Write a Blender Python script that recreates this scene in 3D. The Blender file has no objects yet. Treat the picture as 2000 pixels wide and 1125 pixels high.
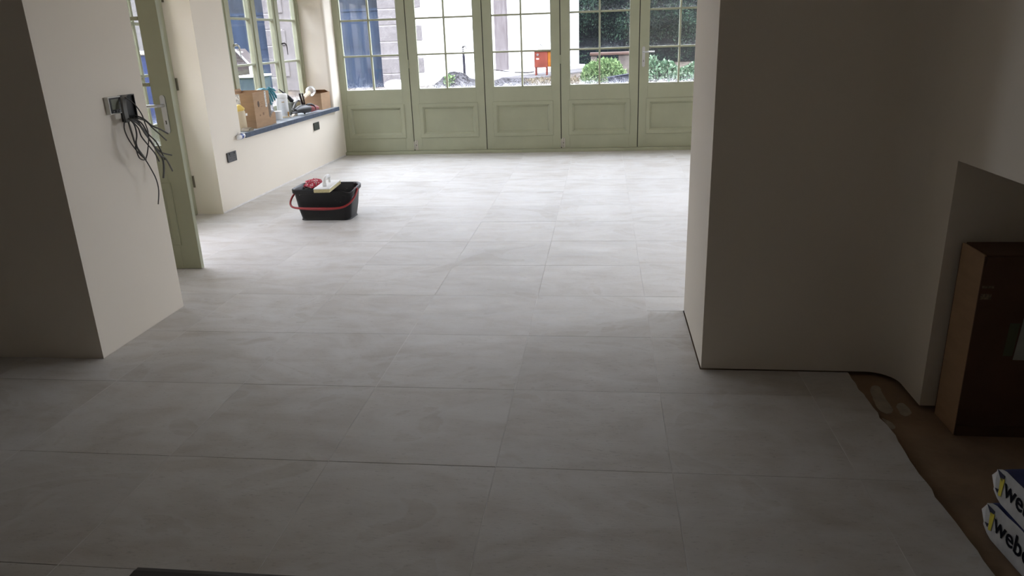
import bpy, bmesh, math, random
from mathutils import Vector, Matrix, noise

random.seed(7)
S = bpy.context.scene
COL = S.collection

# ------------------------------------------------------------------ camera
FPX = 1452.18
H = 1.4
CR = Vector((0.99284693, 0.11459694, -0.03350404))
CU = Vector((-0.00532002, 0.32280042, 0.9464521))
CF = Vector((-0.11927563, 0.93950382, -0.32110107))
cam = bpy.data.cameras.new('camera')
cam.sensor_width = 36.0
cam.lens = FPX / 2000 * 36
cam.clip_start = 0.02
cam.clip_end = 300
camo = bpy.data.objects.new('camera', cam)
COL.objects.link(camo)
camo.matrix_world = Matrix(((CR.x, CU.x, -CF.x, 0), (CR.y, CU.y, -CF.y, 0), (CR.z, CU.z, -CF.z, H), (0, 0, 0, 1)))
S.camera = camo

# ------------------------------------------------------------------ world, exposure
S.view_settings.view_transform = 'Standard'
S.view_settings.look = 'None'
S.view_settings.gamma = 1
S.view_settings.use_curve_mapping = False
S.view_settings.exposure = 2.89
S.cycles.max_bounces = 14
S.cycles.diffuse_bounces = 8
S.cycles.transparent_max_bounces = 24
S.cycles.sample_clamp_indirect = 6

W = bpy.data.worlds.new('overcast_sky')
S.world = W
W.use_nodes = True
nt = W.node_tree
nt.nodes.clear()
tc = nt.nodes.new('ShaderNodeTexCoord')
sp = nt.nodes.new('ShaderNodeSeparateXYZ')
rp = nt.nodes.new('ShaderNodeValToRGB')
bg = nt.nodes.new('ShaderNodeBackground')
wo = nt.nodes.new('ShaderNodeOutputWorld')
mr = nt.nodes.new('ShaderNodeMapRange')
mr.inputs[1].default_value = -1
mr.inputs[2].default_value = 1
nt.links.new(tc.outputs['Generated'], sp.inputs[0])
nt.links.new(sp.outputs['Z'], mr.inputs[0])
nt.links.new(mr.outputs[0], rp.inputs[0])
nt.links.new(rp.outputs[0], bg.inputs[0])
nt.links.new(bg.outputs[0], wo.inputs[0])
e = rp.color_ramp.elements
e[0].position = 0.46; e[0].color = (0.12, 0.115, 0.11, 1)
e[1].position = 0.50; e[1].color = (0.67, 0.685, 0.79, 1)
x = rp.color_ramp.elements.new(1.0); x.color = (0.935, 0.955, 1.11, 1)
bg.inputs[1].default_value = 2.2


def portal(name, loc, rot, sx, sy):          # guides sky sampling through a glazed opening; gives off no light itself
    l = bpy.data.lights.new(name, 'AREA')
    l.shape = 'RECTANGLE'; l.size = sx; l.size_y = sy
    l.cycles.is_portal = True
    o = bpy.data.objects.new(name, l)
    COL.objects.link(o)
    o.location = loc; o.rotation_euler = rot
    return o


R90 = math.pi / 2
portal('sky_portal', (-0.5, 9.62, 1.45), (-R90, 0, 0), 5.8, 1.5)
portal('sky_portal', (-3.86, 7.86, 1.35), (0, -R90, 0), 1.6, 2.6)
portal('sky_portal', (2.76, 5.15, 1.47), (0, R90, 0), 1.2, 1.8)
portal('sky_portal', (-3.86, 5.24, 1.4), (0, -R90, 0), 1.5, 1.7)


def at(x, y, axis, val):                     # the place in the room that a spot of the photograph shows, on the plane axis = val
    d = CF + CR * ((x - 1000) / FPX) - CU * ((y - 562.5) / FPX)
    o = (0, 0, H)
    t = (val - o[axis]) / d[axis]
    p = d * t
    return Vector((p.x, p.y, p.z + H))


# ------------------------------------------------------------------ materials
MATS = {}


def nodes(name):
    m = bpy.data.materials.new(name)
    m.use_nodes = True
    n = m.node_tree
    b = n.nodes['Principled BSDF']
    return m, n, b


def N(n, t, **k):
    q = n.nodes.new(t)
    for a, v in k.items():
        if a.startswith('i_'):
            key = a[2:]
            key = int(key) if key.isdigit() else key.replace('_', ' ')
            q.inputs[key].default_value = v
        else:
            setattr(q, a, v)
    return q


def ramp(n, src, stops):
    r = n.nodes.new('ShaderNodeValToRGB')
    el = r.color_ramp.elements
    while len(el) < len(stops):
        el.new(0.5)
    for i, (p, c) in enumerate(stops):
        el[i].position = p
        el[i].color = (*c, 1) if len(c) == 3 else c
    n.links.new(src, r.inputs[0])
    return r


def g3(v):
    return (v, v, v)


def mat(name, col, rough=0.5, metal=0.0, var=0.06, scale=8.0, bump=0.0, bscale=60.0, spec=0.5, stretch=(1, 1, 1), trans=0.0, per_obj=0.0):
    if name in MATS:
        return MATS[name]
    m, n, b = nodes(name)
    t = N(n, 'ShaderNodeTexCoord')
    mp = N(n, 'ShaderNodeMapping')
    mp.inputs['Scale'].default_value = stretch
    n.links.new(t.outputs['Object'], mp.inputs[0])
    nz = N(n, 'ShaderNodeTexNoise', i_Scale=scale, i_Detail=5.0, i_Roughness=0.6)
    n.links.new(mp.outputs[0], nz.inputs['Vector'])
    lo = [max(0, c * (1 - var * 2)) for c in col]
    hi = [min(1, c * (1 + var * 2)) for c in col]
    r = ramp(n, nz.outputs[0], [(0.3, lo), (0.7, hi)])
    out = r.outputs[0]
    if per_obj:
        oi = N(n, 'ShaderNodeObjectInfo')
        hs = N(n, 'ShaderNodeHueSaturation')
        ma = N(n, 'ShaderNodeMapRange')
        ma.inputs[3].default_value = 1 - per_obj
        ma.inputs[4].default_value = 1 + per_obj
        n.links.new(oi.outputs['Random'], ma.inputs[0])
        n.links.new(ma.outputs[0], hs.inputs['Value'])
        n.links.new(out, hs.inputs['Color'])
        out = hs.outputs[0]
    n.links.new(out, b.inputs['Base Color'])
    b.inputs['Roughness'].default_value = rough
    b.inputs['Metallic'].default_value = metal
    b.inputs['Specular IOR Level'].default_value = spec
    if trans:
        b.inputs['Transmission Weight'].default_value = trans
    if bump:
        nb = N(n, 'ShaderNodeTexNoise', i_Scale=bscale, i_Detail=4.0)
        n.links.new(mp.outputs[0], nb.inputs['Vector'])
        bp = N(n, 'ShaderNodeBump', i_Strength=bump, i_Distance=0.01)
        n.links.new(nb.outputs[0], bp.inputs['Height'])
        n.links.new(bp.outputs[0], b.inputs['Normal'])
    MATS[name] = m
    return m


def glass_pane():
    m, n, b = nodes('rain_spotted_glass')
    n.nodes.remove(b)
    out = n.nodes['Material Output']
    tr = N(n, 'ShaderNodeBsdfTransparent'); tr.inputs[0].default_value = (0.93, 0.95, 0.94, 1)
    gl = N(n, 'ShaderNodeBsdfGlossy'); gl.inputs['Roughness'].default_value = 0.02
    gi = N(n, 'ShaderNodeNewGeometry')
    dt = N(n, 'ShaderNodeVectorMath', operation='DOT_PRODUCT'); n.links.new(gi.outputs['Incoming'], dt.inputs[0]); n.links.new(gi.outputs['Normal'], dt.inputs[1])
    ab = N(n, 'ShaderNodeMath', operation='ABSOLUTE'); n.links.new(dt.outputs['Value'], ab.inputs[0])
    om = N(n, 'ShaderNodeMath', operation='SUBTRACT'); om.inputs[0].default_value = 1.0; n.links.new(ab.outputs[0], om.inputs[1])
    p5 = N(n, 'ShaderNodeMath', operation='POWER'); p5.inputs[1].default_value = 5.0; n.links.new(om.outputs[0], p5.inputs[0])
    fr = N(n, 'ShaderNodeMath', operation='MULTIPLY_ADD'); fr.inputs[1].default_value = 0.93; fr.inputs[2].default_value = 0.04
    n.links.new(p5.outputs[0], fr.inputs[0])
    mx = N(n, 'ShaderNodeMixShader')
    n.links.new(fr.outputs[0], mx.inputs[0]); n.links.new(tr.outputs[0], mx.inputs[1]); n.links.new(gl.outputs[0], mx.inputs[2])
    # drops and splashes gathered along the foot of each pane
    t = N(n, 'ShaderNodeTexCoord'); s = N(n, 'ShaderNodeSeparateXYZ')
    n.links.new(t.outputs['Generated'], s.inputs[0])
    vo = N(n, 'ShaderNodeTexVoronoi', i_Scale=140.0)
    n.links.new(t.outputs['Object'], vo.inputs['Vector'])
    nz = N(n, 'ShaderNodeTexNoise', i_Scale=26.0, i_Detail=3.0)
    n.links.new(t.outputs['Object'], nz.inputs['Vector'])
    geo = N(n, 'ShaderNodeNewGeometry'); sz = N(n, 'ShaderNodeSeparateXYZ')
    n.links.new(geo.outputs['Position'], sz.inputs[0])
    inv = N(n, 'ShaderNodeMath', operation='SUBTRACT'); inv.inputs[0].default_value = 1.0
    n.links.new(s.outputs['Z'], inv.inputs[1])
    pw = N(n, 'ShaderNodeMath', operation='POWER'); pw.inputs[1].default_value = 5.0
    n.links.new(inv.outputs[0], pw.inputs[0])
    low = N(n, 'ShaderNodeMapRange'); low.inputs[1].default_value = 1.25; low.inputs[2].default_value = 0.85; low.inputs[3].default_value = 0.4; low.inputs[4].default_value = 1.0
    n.links.new(sz.outputs['Z'], low.inputs[0])
    k = N(n, 'ShaderNodeMath', operation='MULTIPLY'); n.links.new(pw.outputs[0], k.inputs[0]); n.links.new(low.outputs[0], k.inputs[1])
    k2 = N(n, 'ShaderNodeMath', operation='MULTIPLY'); n.links.new(k.outputs[0], k2.inputs[0]); n.links.new(nz.outputs[0], k2.inputs[1])
    th = N(n, 'ShaderNodeMath', operation='MULTIPLY_ADD'); th.inputs[1].default_value = 0.62; th.inputs[2].default_value = 0.03
    n.links.new(k2.outputs[0], th.inputs[0])
    ls = N(n, 'ShaderNodeMath', operation='LESS_THAN'); n.links.new(vo.outputs['Distance'], ls.inputs[0]); n.links.new(th.outputs[0], ls.inputs[1])
    df = N(n, 'ShaderNodeBsdfTranslucent'); df.inputs[0].default_value = (0.9, 0.92, 0.95, 1)
    sc = N(n, 'ShaderNodeMath', operation='MULTIPLY'); sc.inputs[1].default_value = 0.75
    n.links.new(ls.outputs[0], sc.inputs[0])
    ad = N(n, 'ShaderNodeMath', operation='ADD'); ad.inputs[1].default_value = 0.002; n.links.new(sc.outputs[0], ad.inputs[0])
    m2 = N(n, 'ShaderNodeMixShader')
    n.links.new(ad.outputs[0], m2.inputs[0]); n.links.new(mx.outputs[0], m2.inputs[1]); n.links.new(df.outputs[0], m2.inputs[2])
    n.links.new(m2.outputs[0], out.inputs[0])
    return m


def tile_mat():
    m, n, b = nodes('limestone_look_porcelain')
    geo = N(n, 'ShaderNodeNewGeometry')
    oi = N(n, 'ShaderNodeObjectInfo')
    off = N(n, 'ShaderNodeVectorMath', operation='ADD')
    sc = N(n, 'ShaderNodeMath', operation='MULTIPLY'); sc.inputs[1].default_value = 37.0
    n.links.new(oi.outputs['Random'], sc.inputs[0])
    cb = N(n, 'ShaderNodeCombineXYZ'); n.links.new(sc.outputs[0], cb.inputs[2])
    n.links.new(geo.outputs['Position'], off.inputs[0]); n.links.new(cb.outputs[0], off.inputs[1])
    mp = N(n, 'ShaderNodeMapping'); mp.inputs['Scale'].default_value = (1.0, 2.6, 1.0)
    n.links.new(off.outputs[0], mp.inputs[0])
    n1 = N(n, 'ShaderNodeTexNoise', i_Scale=2.6, i_Detail=7.0, i_Roughness=0.62, i_Distortion=0.6)
    n.links.new(mp.outputs[0], n1.inputs['Vector'])
    base = ramp(n, n1.outputs[0], [(0.30, (0.50, 0.465, 0.425)), (0.52, (0.585, 0.56, 0.53)), (0.72, (0.64, 0.625, 0.605))])
    mp2 = N(n, 'ShaderNodeMapping'); mp2.inputs['Scale'].default_value = (1.0, 3.2, 1.0)
    n.links.new(off.outputs[0], mp2.inputs[0])
    n2 = N(n, 'ShaderNodeTexNoise', i_Scale=38.0, i_Detail=3.0, i_Roughness=0.7)
    n.links.new(mp2.outputs[0], n2.inputs['Vector'])
    fl = ramp(n, n2.outputs[0], [(0.32, g3(0.80)), (0.41, g3(1.0))])
    mu = N(n, 'ShaderNodeMix', data_type='RGBA', blend_type='MULTIPLY'); mu.inputs[0].default_value = 1.0
    n.links.new(base.outputs[0], mu.inputs[6]); n.links.new(fl.outputs[0], mu.inputs[7])
    # grout haze wiped over the whole floor in wide arcs
    mp3 = N(n, 'ShaderNodeMapping'); mp3.inputs['Scale'].default_value = (1.0, 1.5, 1.0)
    n.links.new(geo.outputs['Position'], mp3.inputs[0])
    n3 = N(n, 'ShaderNodeTexNoise', i_Scale=1.35, i_Detail=4.0, i_Roughness=0.5, i_Distortion=2.2)
    n.links.new(mp3.outputs[0], n3.inputs['Vector'])
    hz = ramp(n, n3.outputs[0], [(0.42, g3(0.0)), (0.60, g3(0.42)), (0.62, g3(0.1)), (0.8, g3(0.35))])
    m3 = N(n, 'ShaderNodeMix', data_type='RGBA'); m3.inputs[7].default_value = (0.70, 0.70, 0.70, 1)
    n.links.new(hz.outputs[0], m3.inputs[0]); n.links.new(mu.outputs[2], m3.inputs[6])
    hs = N(n, 'ShaderNodeHueSaturation')
    ma = N(n, 'ShaderNodeMapRange'); ma.inputs[3].default_value = 0.965; ma.inputs[4].default_value = 1.035
    n.links.new(oi.outputs['Random'], ma.inputs[0]); n.links.new(ma.outputs[0], hs.inputs['Value'])
    n.links.new(m3.outputs[2], hs.inputs['Color'])
    n.links.new(hs.outputs[0], b.inputs['Base Color'])
    rr = ramp(n, n3.outputs[0], [(0.3, g3(0.40)), (0.7, g3(0.56))])
    n.links.new(rr.outputs[0], b.inputs['Roughness'])
    b.inputs['Specular IOR Level'].default_value = 0.15
    bp = N(n, 'ShaderNodeBump', i_Strength=0.12, i_Distance=0.004)
    n.links.new(n2.outputs[0], bp.inputs['Height']); n.links.new(bp.outputs[0], b.inputs['Normal'])
    return m


def speckle(name, c1, c2, c3, scale, rough=0.85, bump=0.5):
    m, n, b = nodes(name)
    t = N(n, 'ShaderNodeTexCoord')
    v = N(n, 'ShaderNodeTexVoronoi', i_Scale=scale)
    n.links.new(t.outputs['Object'], v.inputs['Vector'])
    z = N(n, 'ShaderNodeTexNoise', i_Scale=scale * 0.12, i_Detail=5.0)
    n.links.new(t.outputs['Object'], z.inputs['Vector'])
    sx = N(n, 'ShaderNodeSeparateColor'); n.links.new(v.outputs['Color'], sx.inputs[0])
    r = ramp(n, sx.outputs[0], [(0.15, c1), (0.5, c2), (0.9, c3)])
    r2 = ramp(n, z.outputs[0], [(0.3, g3(0.85)), (0.7, g3(1.08))])
    mu = N(n, 'ShaderNodeMix', data_type='RGBA', blend_type='MULTIPLY'); mu.inputs[0].default_value = 1.0
    n.links.new(r.outputs[0], mu.inputs[6]); n.links.new(r2.outputs[0], mu.inputs[7])
    n.links.new(mu.outputs[2], b.inputs['Base Color'])
    b.inputs['Roughness'].default_value = rough
    b.inputs['Specular IOR Level'].default_value = 0.1
    bp = N(n, 'ShaderNodeBump', i_Strength=bump, i_Distance=0.02)
    n.links.new(v.outputs['Distance'], bp.inputs['Height']); n.links.new(bp.outputs[0], b.inputs['Normal'])
    MATS[name] = m
    return m


def leafmat(name, cols, clump=0.0, cscale=1.2):
    m, n, b = nodes(name)
    g = N(n, 'ShaderNodeNewGeometry')
    k = len(cols) - 1
    r = ramp(n, g.outputs['Random Per Island'], [(i / k, c) for i, c in enumerate(cols)])
    out = r.outputs[0]
    if clump:
        z = N(n, 'ShaderNodeTexNoise', i_Scale=cscale, i_Detail=3.0)
        n.links.new(g.outputs['Position'], z.inputs['Vector'])
        cr = ramp(n, z.outputs[0], [(0.36, g3(1 - clump)), (0.62, g3(1.0))])
        mu = N(n, 'ShaderNodeMix', data_type='RGBA', blend_type='MULTIPLY'); mu.inputs[0].default_value = 1.0
        n.links.new(out, mu.inputs[6]); n.links.new(cr.outputs[0], mu.inputs[7])
        out = mu.outputs[2]
    n.links.new(out, b.inputs['Base Color'])
    b.inputs['Roughness'].default_value = 0.6
    b.inputs['Specular IOR Level'].default_value = 0.1
    MATS[name] = m
    return m


def wall_mat():
    m, n, b = nodes('cream_wall_paint')
    g = N(n, 'ShaderNodeNewGeometry')
    z = N(n, 'ShaderNodeTexNoise', i_Scale=1.3, i_Detail=4.0)
    n.links.new(g.outputs['Position'], z.inputs['Vector'])
    r = ramp(n, z.outputs[0], [(0.3, (0.795, 0.735, 0.640)), (0.7, (0.82, 0.76, 0.667))])
    n.links.new(r.outputs[0], b.inputs['Base Color'])
    b.inputs['Roughness'].default_value = 0.8
    b.inputs['Specular IOR Level'].default_value = 0.25
    z2 = N(n, 'ShaderNodeTexNoise', i_Scale=5.0, i_Detail=6.0)
    n.links.new(g.outputs['Position'], z2.inputs['Vector'])
    bp = N(n, 'ShaderNodeBump', i_Strength=0.12, i_Distance=0.012)
    n.links.new(z2.outputs[0], bp.inputs['Height']); n.links.new(bp.outputs[0], b.inputs['Normal'])
    return m


def wood(name, c1, c2, scale=3.0, stretch=(12, 12, 1), rough=0.7):
    m, n, b = nodes(name)
    t = N(n, 'ShaderNodeTexCoord'); mp = N(n, 'ShaderNodeMapping'); mp.inputs['Scale'].default_value = stretch
    n.links.new(t.outputs['Object'], mp.inputs[0])
    z = N(n, 'ShaderNodeTexNoise', i_Scale=scale, i_Detail=6.0, i_Distortion=1.2)
    n.links.new(mp.outputs[0], z.inputs['Vector'])
    r = ramp(n, z.outputs[0], [(0.32, c1), (0.68, c2)])
    n.links.new(r.outputs[0], b.inputs['Base Color'])
    b.inputs['Roughness'].default_value = rough
    b.inputs['Specular IOR Level'].default_value = 0.15
    MATS[name] = m
    return m


WALL = wall_mat()
TILE = tile_mat()
GLASS = glass_pane()
GROUT = mat('pale_grout', (0.68, 0.665, 0.645), 0.9, var=0.1, scale=3.0)
SCREED = mat('dusty_brown_subfloor', (0.27, 0.185, 0.115), 0.85, var=0.14, scale=4.0, bump=0.3, bscale=40)
ADH = mat('smeared_tile_adhesive', (0.42, 0.36, 0.28), 0.9, var=0.08, scale=20)
CEIL = mat('white_ceiling_paint', (0.86, 0.85, 0.83), 0.85, var=0.02)
SAGE = mat('sage_green_paint', (0.365, 0.375, 0.265), 0.45, var=0.035, scale=3.0)
SAGED = mat('sage_panel_paint', (0.355, 0.365, 0.257), 0.45, var=0.03, scale=3.0)
SEAL = mat('black_rubber', (0.012, 0.012, 0.012), 0.6)
STEEL = mat('satin_steel', (0.55, 0.56, 0.57), 0.35, metal=1.0, var=0.03)
NICKEL = mat('worn_nickel', (0.5, 0.48, 0.42), 0.45, metal=0.6, var=0.1, scale=40)
SCREW = mat('dark_screw', (0.05, 0.045, 0.04), 0.5, metal=0.5)
BLACKP = mat('black_plastic', (0.016, 0.016, 0.017), 0.45, var=0.15, scale=12)
GREYP = mat('grey_plastic', (0.10, 0.10, 0.10), 0.5)
WHITEP = mat('white_plastic', (0.80, 0.80, 0.79), 0.4, var=0.02)
REDP = mat('red_plastic', (0.30, 0.022, 0.026), 0.38, var=0.1, scale=20)
CARD = mat('brown_cardboard', (0.37, 0.235, 0.135), 0.85, var=0.05, scale=6, stretch=(1, 1, 4))
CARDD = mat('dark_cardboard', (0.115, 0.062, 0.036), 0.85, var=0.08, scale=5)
TAPE = mat('clear_parcel_tape', (0.17, 0.135, 0.105), 0.35, var=0.15, scale=40)
TAPEW = mat('crinkled_shiny_tape', (0.62, 0.60, 0.58), 0.15, var=0.3, scale=70)
PRINT = mat('dark_brown_print', (0.10, 0.065, 0.045), 0.8)
CREAM = mat('cream_plastic', (0.62, 0.52, 0.36), 0.45, var=0.04)
YELLOW = mat('yellow_plastic', (0.75, 0.56, 0.16), 0.4, var=0.05)
BLUEF = mat('blue_protective_film', (0.055, 0.075, 0.120), 0.4, var=0.2, scale=20)
DUSTY = mat('dusty_blue_sill_top', (0.30, 0.33, 0.36), 0.6, var=0.16, scale=7)
TEAL = mat('teal_rubber', (0.04, 0.21, 0.26), 0.5, var=0.2, scale=30)
WRENDER = mat('white_render', (0.72, 0.72, 0.725), 0.9, var=0.01)
WTRIM = mat('white_trim_paint', (0.76, 0.75, 0.77), 0.7, var=0.02)
GRANITE = speckle('pink_grey_granite', (0.102, 0.092, 0.092), (0.128, 0.116, 0.116), (0.152, 0.140, 0.139), 95, bump=0.12)
MORTAR = mat('pale_mortar', (0.24, 0.225, 0.22), 0.9)
BLUED = mat('blue_garage_paint', (0.0185, 0.0275, 0.047), 0.6, spec=0.06, var=0.12, scale=1.2, stretch=(3, 1, 0.6))
DGLASS = mat('dark_garage_glazing', (0.014, 0.018, 0.026), 0.3, spec=0.12, var=0.4, scale=1.5, stretch=(3, 1, 0.5))
GRAVEL = speckle('dark_gravel', (0.010, 0.009, 0.010), (0.024, 0.022, 0.025), (0.055, 0.052, 0.056), 26, bump=0.9)
EARTH = speckle('brown_earth_and_gravel', (0.030, 0.024, 0.019), (0.062, 0.050, 0.040), (0.105, 0.090, 0.074), 9, bump=0.8)
PAVE = mat('grey_concrete_path', (0.085, 0.080, 0.080), 0.85, spec=0.08, var=0.08)
BOARD = wood('weathered_grey_ply', (0.080, 0.066, 0.066), (0.125, 0.110, 0.110), 3.0, (5, 5, 0.7))
ORANGE = mat('orange_red_enamel', (0.118, 0.027, 0.017), 0.5, spec=0.08, var=0.2, scale=6)
AMBER = mat('amber_enamel', (0.19, 0.065, 0.008), 0.5, spec=0.08, var=0.12, scale=8)
RUST = wood('rusty_bench_timber', (0.038, 0.020, 0.014), (0.080, 0.050, 0.040), 2.0, (1, 8, 8))
CONC = mat('stained_concrete_block', (0.085, 0.072, 0.064), 0.9, spec=0.08, var=0.2, scale=5)
HEDGE = leafmat('hedge_leaf', [(0.006, 0.010, 0.011), (0.011, 0.022, 0.017), (0.018, 0.040, 0.025), (0.045, 0.080, 0.048)], 0.72, 1.0)
HEDGEC = mat('hedge_shade', (0.0055, 0.008, 0.0105), 0.9, spec=0.08)  # shade and bluish haze among the leaves put into this colour
LEAFA = leafmat('pale_green_leaf', [(0.030, 0.060, 0.020), (0.090, 0.150, 0.055), (0.20, 0.26, 0.12)])
LEAFB = leafmat('broad_green_leaf', [(0.018, 0.042, 0.022), (0.055, 0.105, 0.055), (0.16, 0.21, 0.145)])
DRY = leafmat('dry_grass_blade', [(0.045, 0.032, 0.019), (0.095, 0.072, 0.042), (0.15, 0.125, 0.075)])

# ------------------------------------------------------------------ builders
ORG = {}


class B:
    def __init__(self, M=None):
        self.bm = bmesh.new()
        self.M = M

    def _v(self, co):
        v = Vector(co)
        return self.bm.verts.new(self.M @ v if self.M else v)

    def poly(self, vs, fs):
        vv = [self._v(c) for c in vs]
        out = []
        for f in fs:
            try:
                out.append(self.bm.faces.new([vv[i] for i in f]))
            except ValueError:
                pass
        return vv, out

    def box(self, x0, x1, y0, y1, z0, z1, bev=0.0, seg=2, top=None):
        t = top or (0, 0)                     # taper: the top is larger by t
        vs = [(x0, y0, z0), (x1, y0, z0), (x1, y1, z0), (x0, y1, z0),
              (x0 - t[0], y0 - t[1], z1), (x1 + t[0], y0 - t[1], z1), (x1 + t[0], y1 + t[1], z1), (x0 - t[0], y1 + t[1], z1)]
        vv, ff = self.poly(vs, [(0, 3, 2, 1), (4, 5, 6, 7), (0, 1, 5, 4), (1, 2, 6, 5), (2, 3, 7, 6), (3, 0, 4, 7)])
        if bev:
            es = list({ed for f in ff for ed in f.edges})
            bmesh.ops.bevel(self.bm, geom=es, offset=bev, segments=seg, affect='EDGES', profile=0.5)
        return self

    def tube(self, pts, r, n=8, caps=True):
        pts = [Vector(p) for p in pts]
        rs = r if isinstance(r, (list, tuple)) else [r] * len(pts)
        rings = []
        prev = None
        for i, p in enumerate(pts):
            a = pts[max(0, i - 1)]; c = pts[min(len(pts) - 1, i + 1)]
            d = (c - a)
            d = d.normalized() if d.length > 1e-9 else Vector((0, 0, 1))
            if prev is None:
                u = d.orthogonal().normalized()
            else:
                u = prev - d * prev.dot(d)
                u = u.normalized() if u.length > 1e-6 else d.orthogonal().normalized()
            prev = u
            w = d.cross(u)
            rings.append([self._v(p + (u * math.cos(2 * math.pi * k / n) + w * math.sin(2 * math.pi * k / n)) * rs[i]) for k in range(n)])
        for a, c in zip(rings, rings[1:]):
            for k in range(n):
                self.bm.faces.new((a[k], a[(k + 1) % n], c[(k + 1) % n], c[k]))
        if caps:
            self.bm.faces.new(rings[0][::-1]); self.bm.faces.new(rings[-1])
        return self

    def lathe(self, c, prof, n=20, axis=(0, 0, 1)):
        A = Vector(axis).normalized()
        u = A.orthogonal().normalized(); w = A.cross(u)
        c = Vector(c)
        rings = []
        for r, h in prof:
            if r < 1e-6:
                rings.append([self._v(c + A * h)])
            else:
                rings.append([self._v(c + A * h + (u * math.cos(2 * math.pi * k / n) + w * math.sin(2 * math.pi * k / n)) * r) for k in range(n)])
        for a, b in zip(rings, rings[1:]):
            for k in range(n):
                q = [a[k % len(a)], a[(k + 1) % len(a)], b[(k + 1) % len(b)], b[k % len(b)]]
                q2 = []
                for v in q:
                    if v not in q2:
                        q2.append(v)
                if len(q2) > 2:
                    try:
                        self.bm.faces.new(q2)
                    except ValueError:
                        pass
        if len(rings[0]) > 1:
            self.bm.faces.new(rings[0][::-1])
        if len(rings[-1]) > 1:
            self.bm.faces.new(rings[-1])
        return self

    def prism(self, pts, a0, a1, axis=2):
        def co(p, a):
            return {2: (p[0], p[1], a), 1: (p[0], a, p[1]), 0: (a, p[0], p[1])}[axis]
        lo = [self._v(co(p, a0)) for p in pts]; hi = [self._v(co(p, a1)) for p in pts]
        n = len(pts)
        for k in range(n):
            self.bm.faces.new((lo[k], lo[(k + 1) % n], hi[(k + 1) % n], hi[k]))
        self.bm.faces.new(lo[::-1]); self.bm.faces.new(hi)
        return self

    def cells(self, us, vs, keep, w0, w1, axis):
        """solid made of the kept cells of a grid, faces between kept cells left out (walls with holes, notched tiles)"""
        cache = {}

        def V(i, j, k):
            if (i, j, k) not in cache:
                u, v, w = us[i], vs[j], (w0, w1)[k]
                cache[(i, j, k)] = self._v({0: (w, u, v), 1: (u, w, v), 2: (u, v, w)}[axis])
            return cache[(i, j, k)]
        K = {(i, j) for i in range(len(us) - 1) for j in range(len(vs) - 1) if keep((us[i] + us[i + 1]) / 2, (vs[j] + vs[j + 1]) / 2)}
        for i, j in K:
            for k in (0, 1):
                self.bm.faces.new((V(i, j, k), V(i + 1, j, k), V(i + 1, j + 1, k), V(i, j + 1, k)))
            for di, dj, a, b in ((-1, 0, (0, 0), (0, 1)), (1, 0, (1, 0), (1, 1)), (0, -1, (0, 0), (1, 0)), (0, 1, (0, 1), (1, 1))):
                if (i + di, j + dj) not in K:
                    self.bm.faces.new((V(i + a[0], j + a[1], 0), V(i + b[0], j + b[1], 0), V(i + b[0], j + b[1], 1), V(i + a[0], j + a[1], 1)))
        return self

    def mesh(self, name, org=(0, 0, 0), smooth=False):
        bmesh.ops.recalc_face_normals(self.bm, faces=self.bm.faces)
        o = Vector(org)
        if o.length:
            for v in self.bm.verts:
                v.co -= o
        me = bpy.data.meshes.new(name)
        self.bm.to_mesh(me)
        self.bm.free()
        if smooth:
            for p in me.polygons:
                p.use_smooth = True
            try:
                me.set_sharp_from_angle(angle=0.7)
            except Exception:
                pass
        return me

    def build(self, name, m, parent=None, smooth=False, stuff=False):
        if parent is None:
            cs = [v.co for v in self.bm.verts]
            org = Vector(((min(c.x for c in cs) + max(c.x for c in cs)) / 2, (min(c.y for c in cs) + max(c.y for c in cs)) / 2, min(c.z for c in cs)))
        else:
            org = ORG[parent.name]
        me = self.mesh(name, org, smooth)
        me.materials.append(m)
        o = bpy.data.objects.new(name, me)
        COL.objects.link(o)
        if parent is None:
            o.location = org
        else:
            o.parent = parent
        ORG[o.name] = org
        if stuff:
            o['kind'] = 'stuff'
        return o


def tag(o, label=None, cat=None, group=None, kind=None):
    for k, v in (('label', label), ('category', cat), ('group', group), ('kind', kind)):
        if v:
            o[k] = v
    return o


def thing(name, label, cat, loc, group=None, kind=None):
    o = bpy.data.objects.new(name, None)
    o.empty_display_size = 0.1
    COL.objects.link(o)
    o.location = loc
    ORG[o.name] = Vector(loc)
    return tag(o, label, cat, group, kind)


def text_obj(name, s, size, M, m, parent, bold=0.0, depth=0.0006):
    cu = bpy.data.curves.new(name, 'FONT')
    cu.body = s; cu.size = size; cu.offset = bold; cu.extrude = depth; cu.resolution_u = 3
    t = bpy.data.objects.new(name, cu)
    me = bpy.data.meshes.new_from_object(t)
    bpy.data.objects.remove(t); bpy.data.curves.remove(cu)
    me.transform(M)
    me.transform(Matrix.Translation(-ORG[parent.name]))
    me.materials.clear(); me.materials.append(m)
    o = bpy.data.objects.new(name, me)
    COL.objects.link(o)
    o.parent = parent
    ORG[o.name] = ORG[parent.name]
    return o


def struct(b, name, m, smooth=False, label=None):
    return tag(b.build(name, m, smooth=smooth), label=label, kind='structure')


def smoothpath(pts, k=4):
    pts = [Vector(p) for p in pts]
    out = []
    for i in range(len(pts) - 1):
        p0 = pts[max(0, i - 1)]; p1 = pts[i]; p2 = pts[i + 1]; p3 = pts[min(len(pts) - 1, i + 2)]
        for j in range(k):
            t = j / k
            out.append(0.5 * ((2 * p1) + (p2 - p0) * t + (2 * p0 - 5 * p1 + 4 * p2 - p3) * t * t + (3 * p1 - p0 - 3 * p2 + p3) * t ** 3))
    out.append(pts[-1])
    return out


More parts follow.
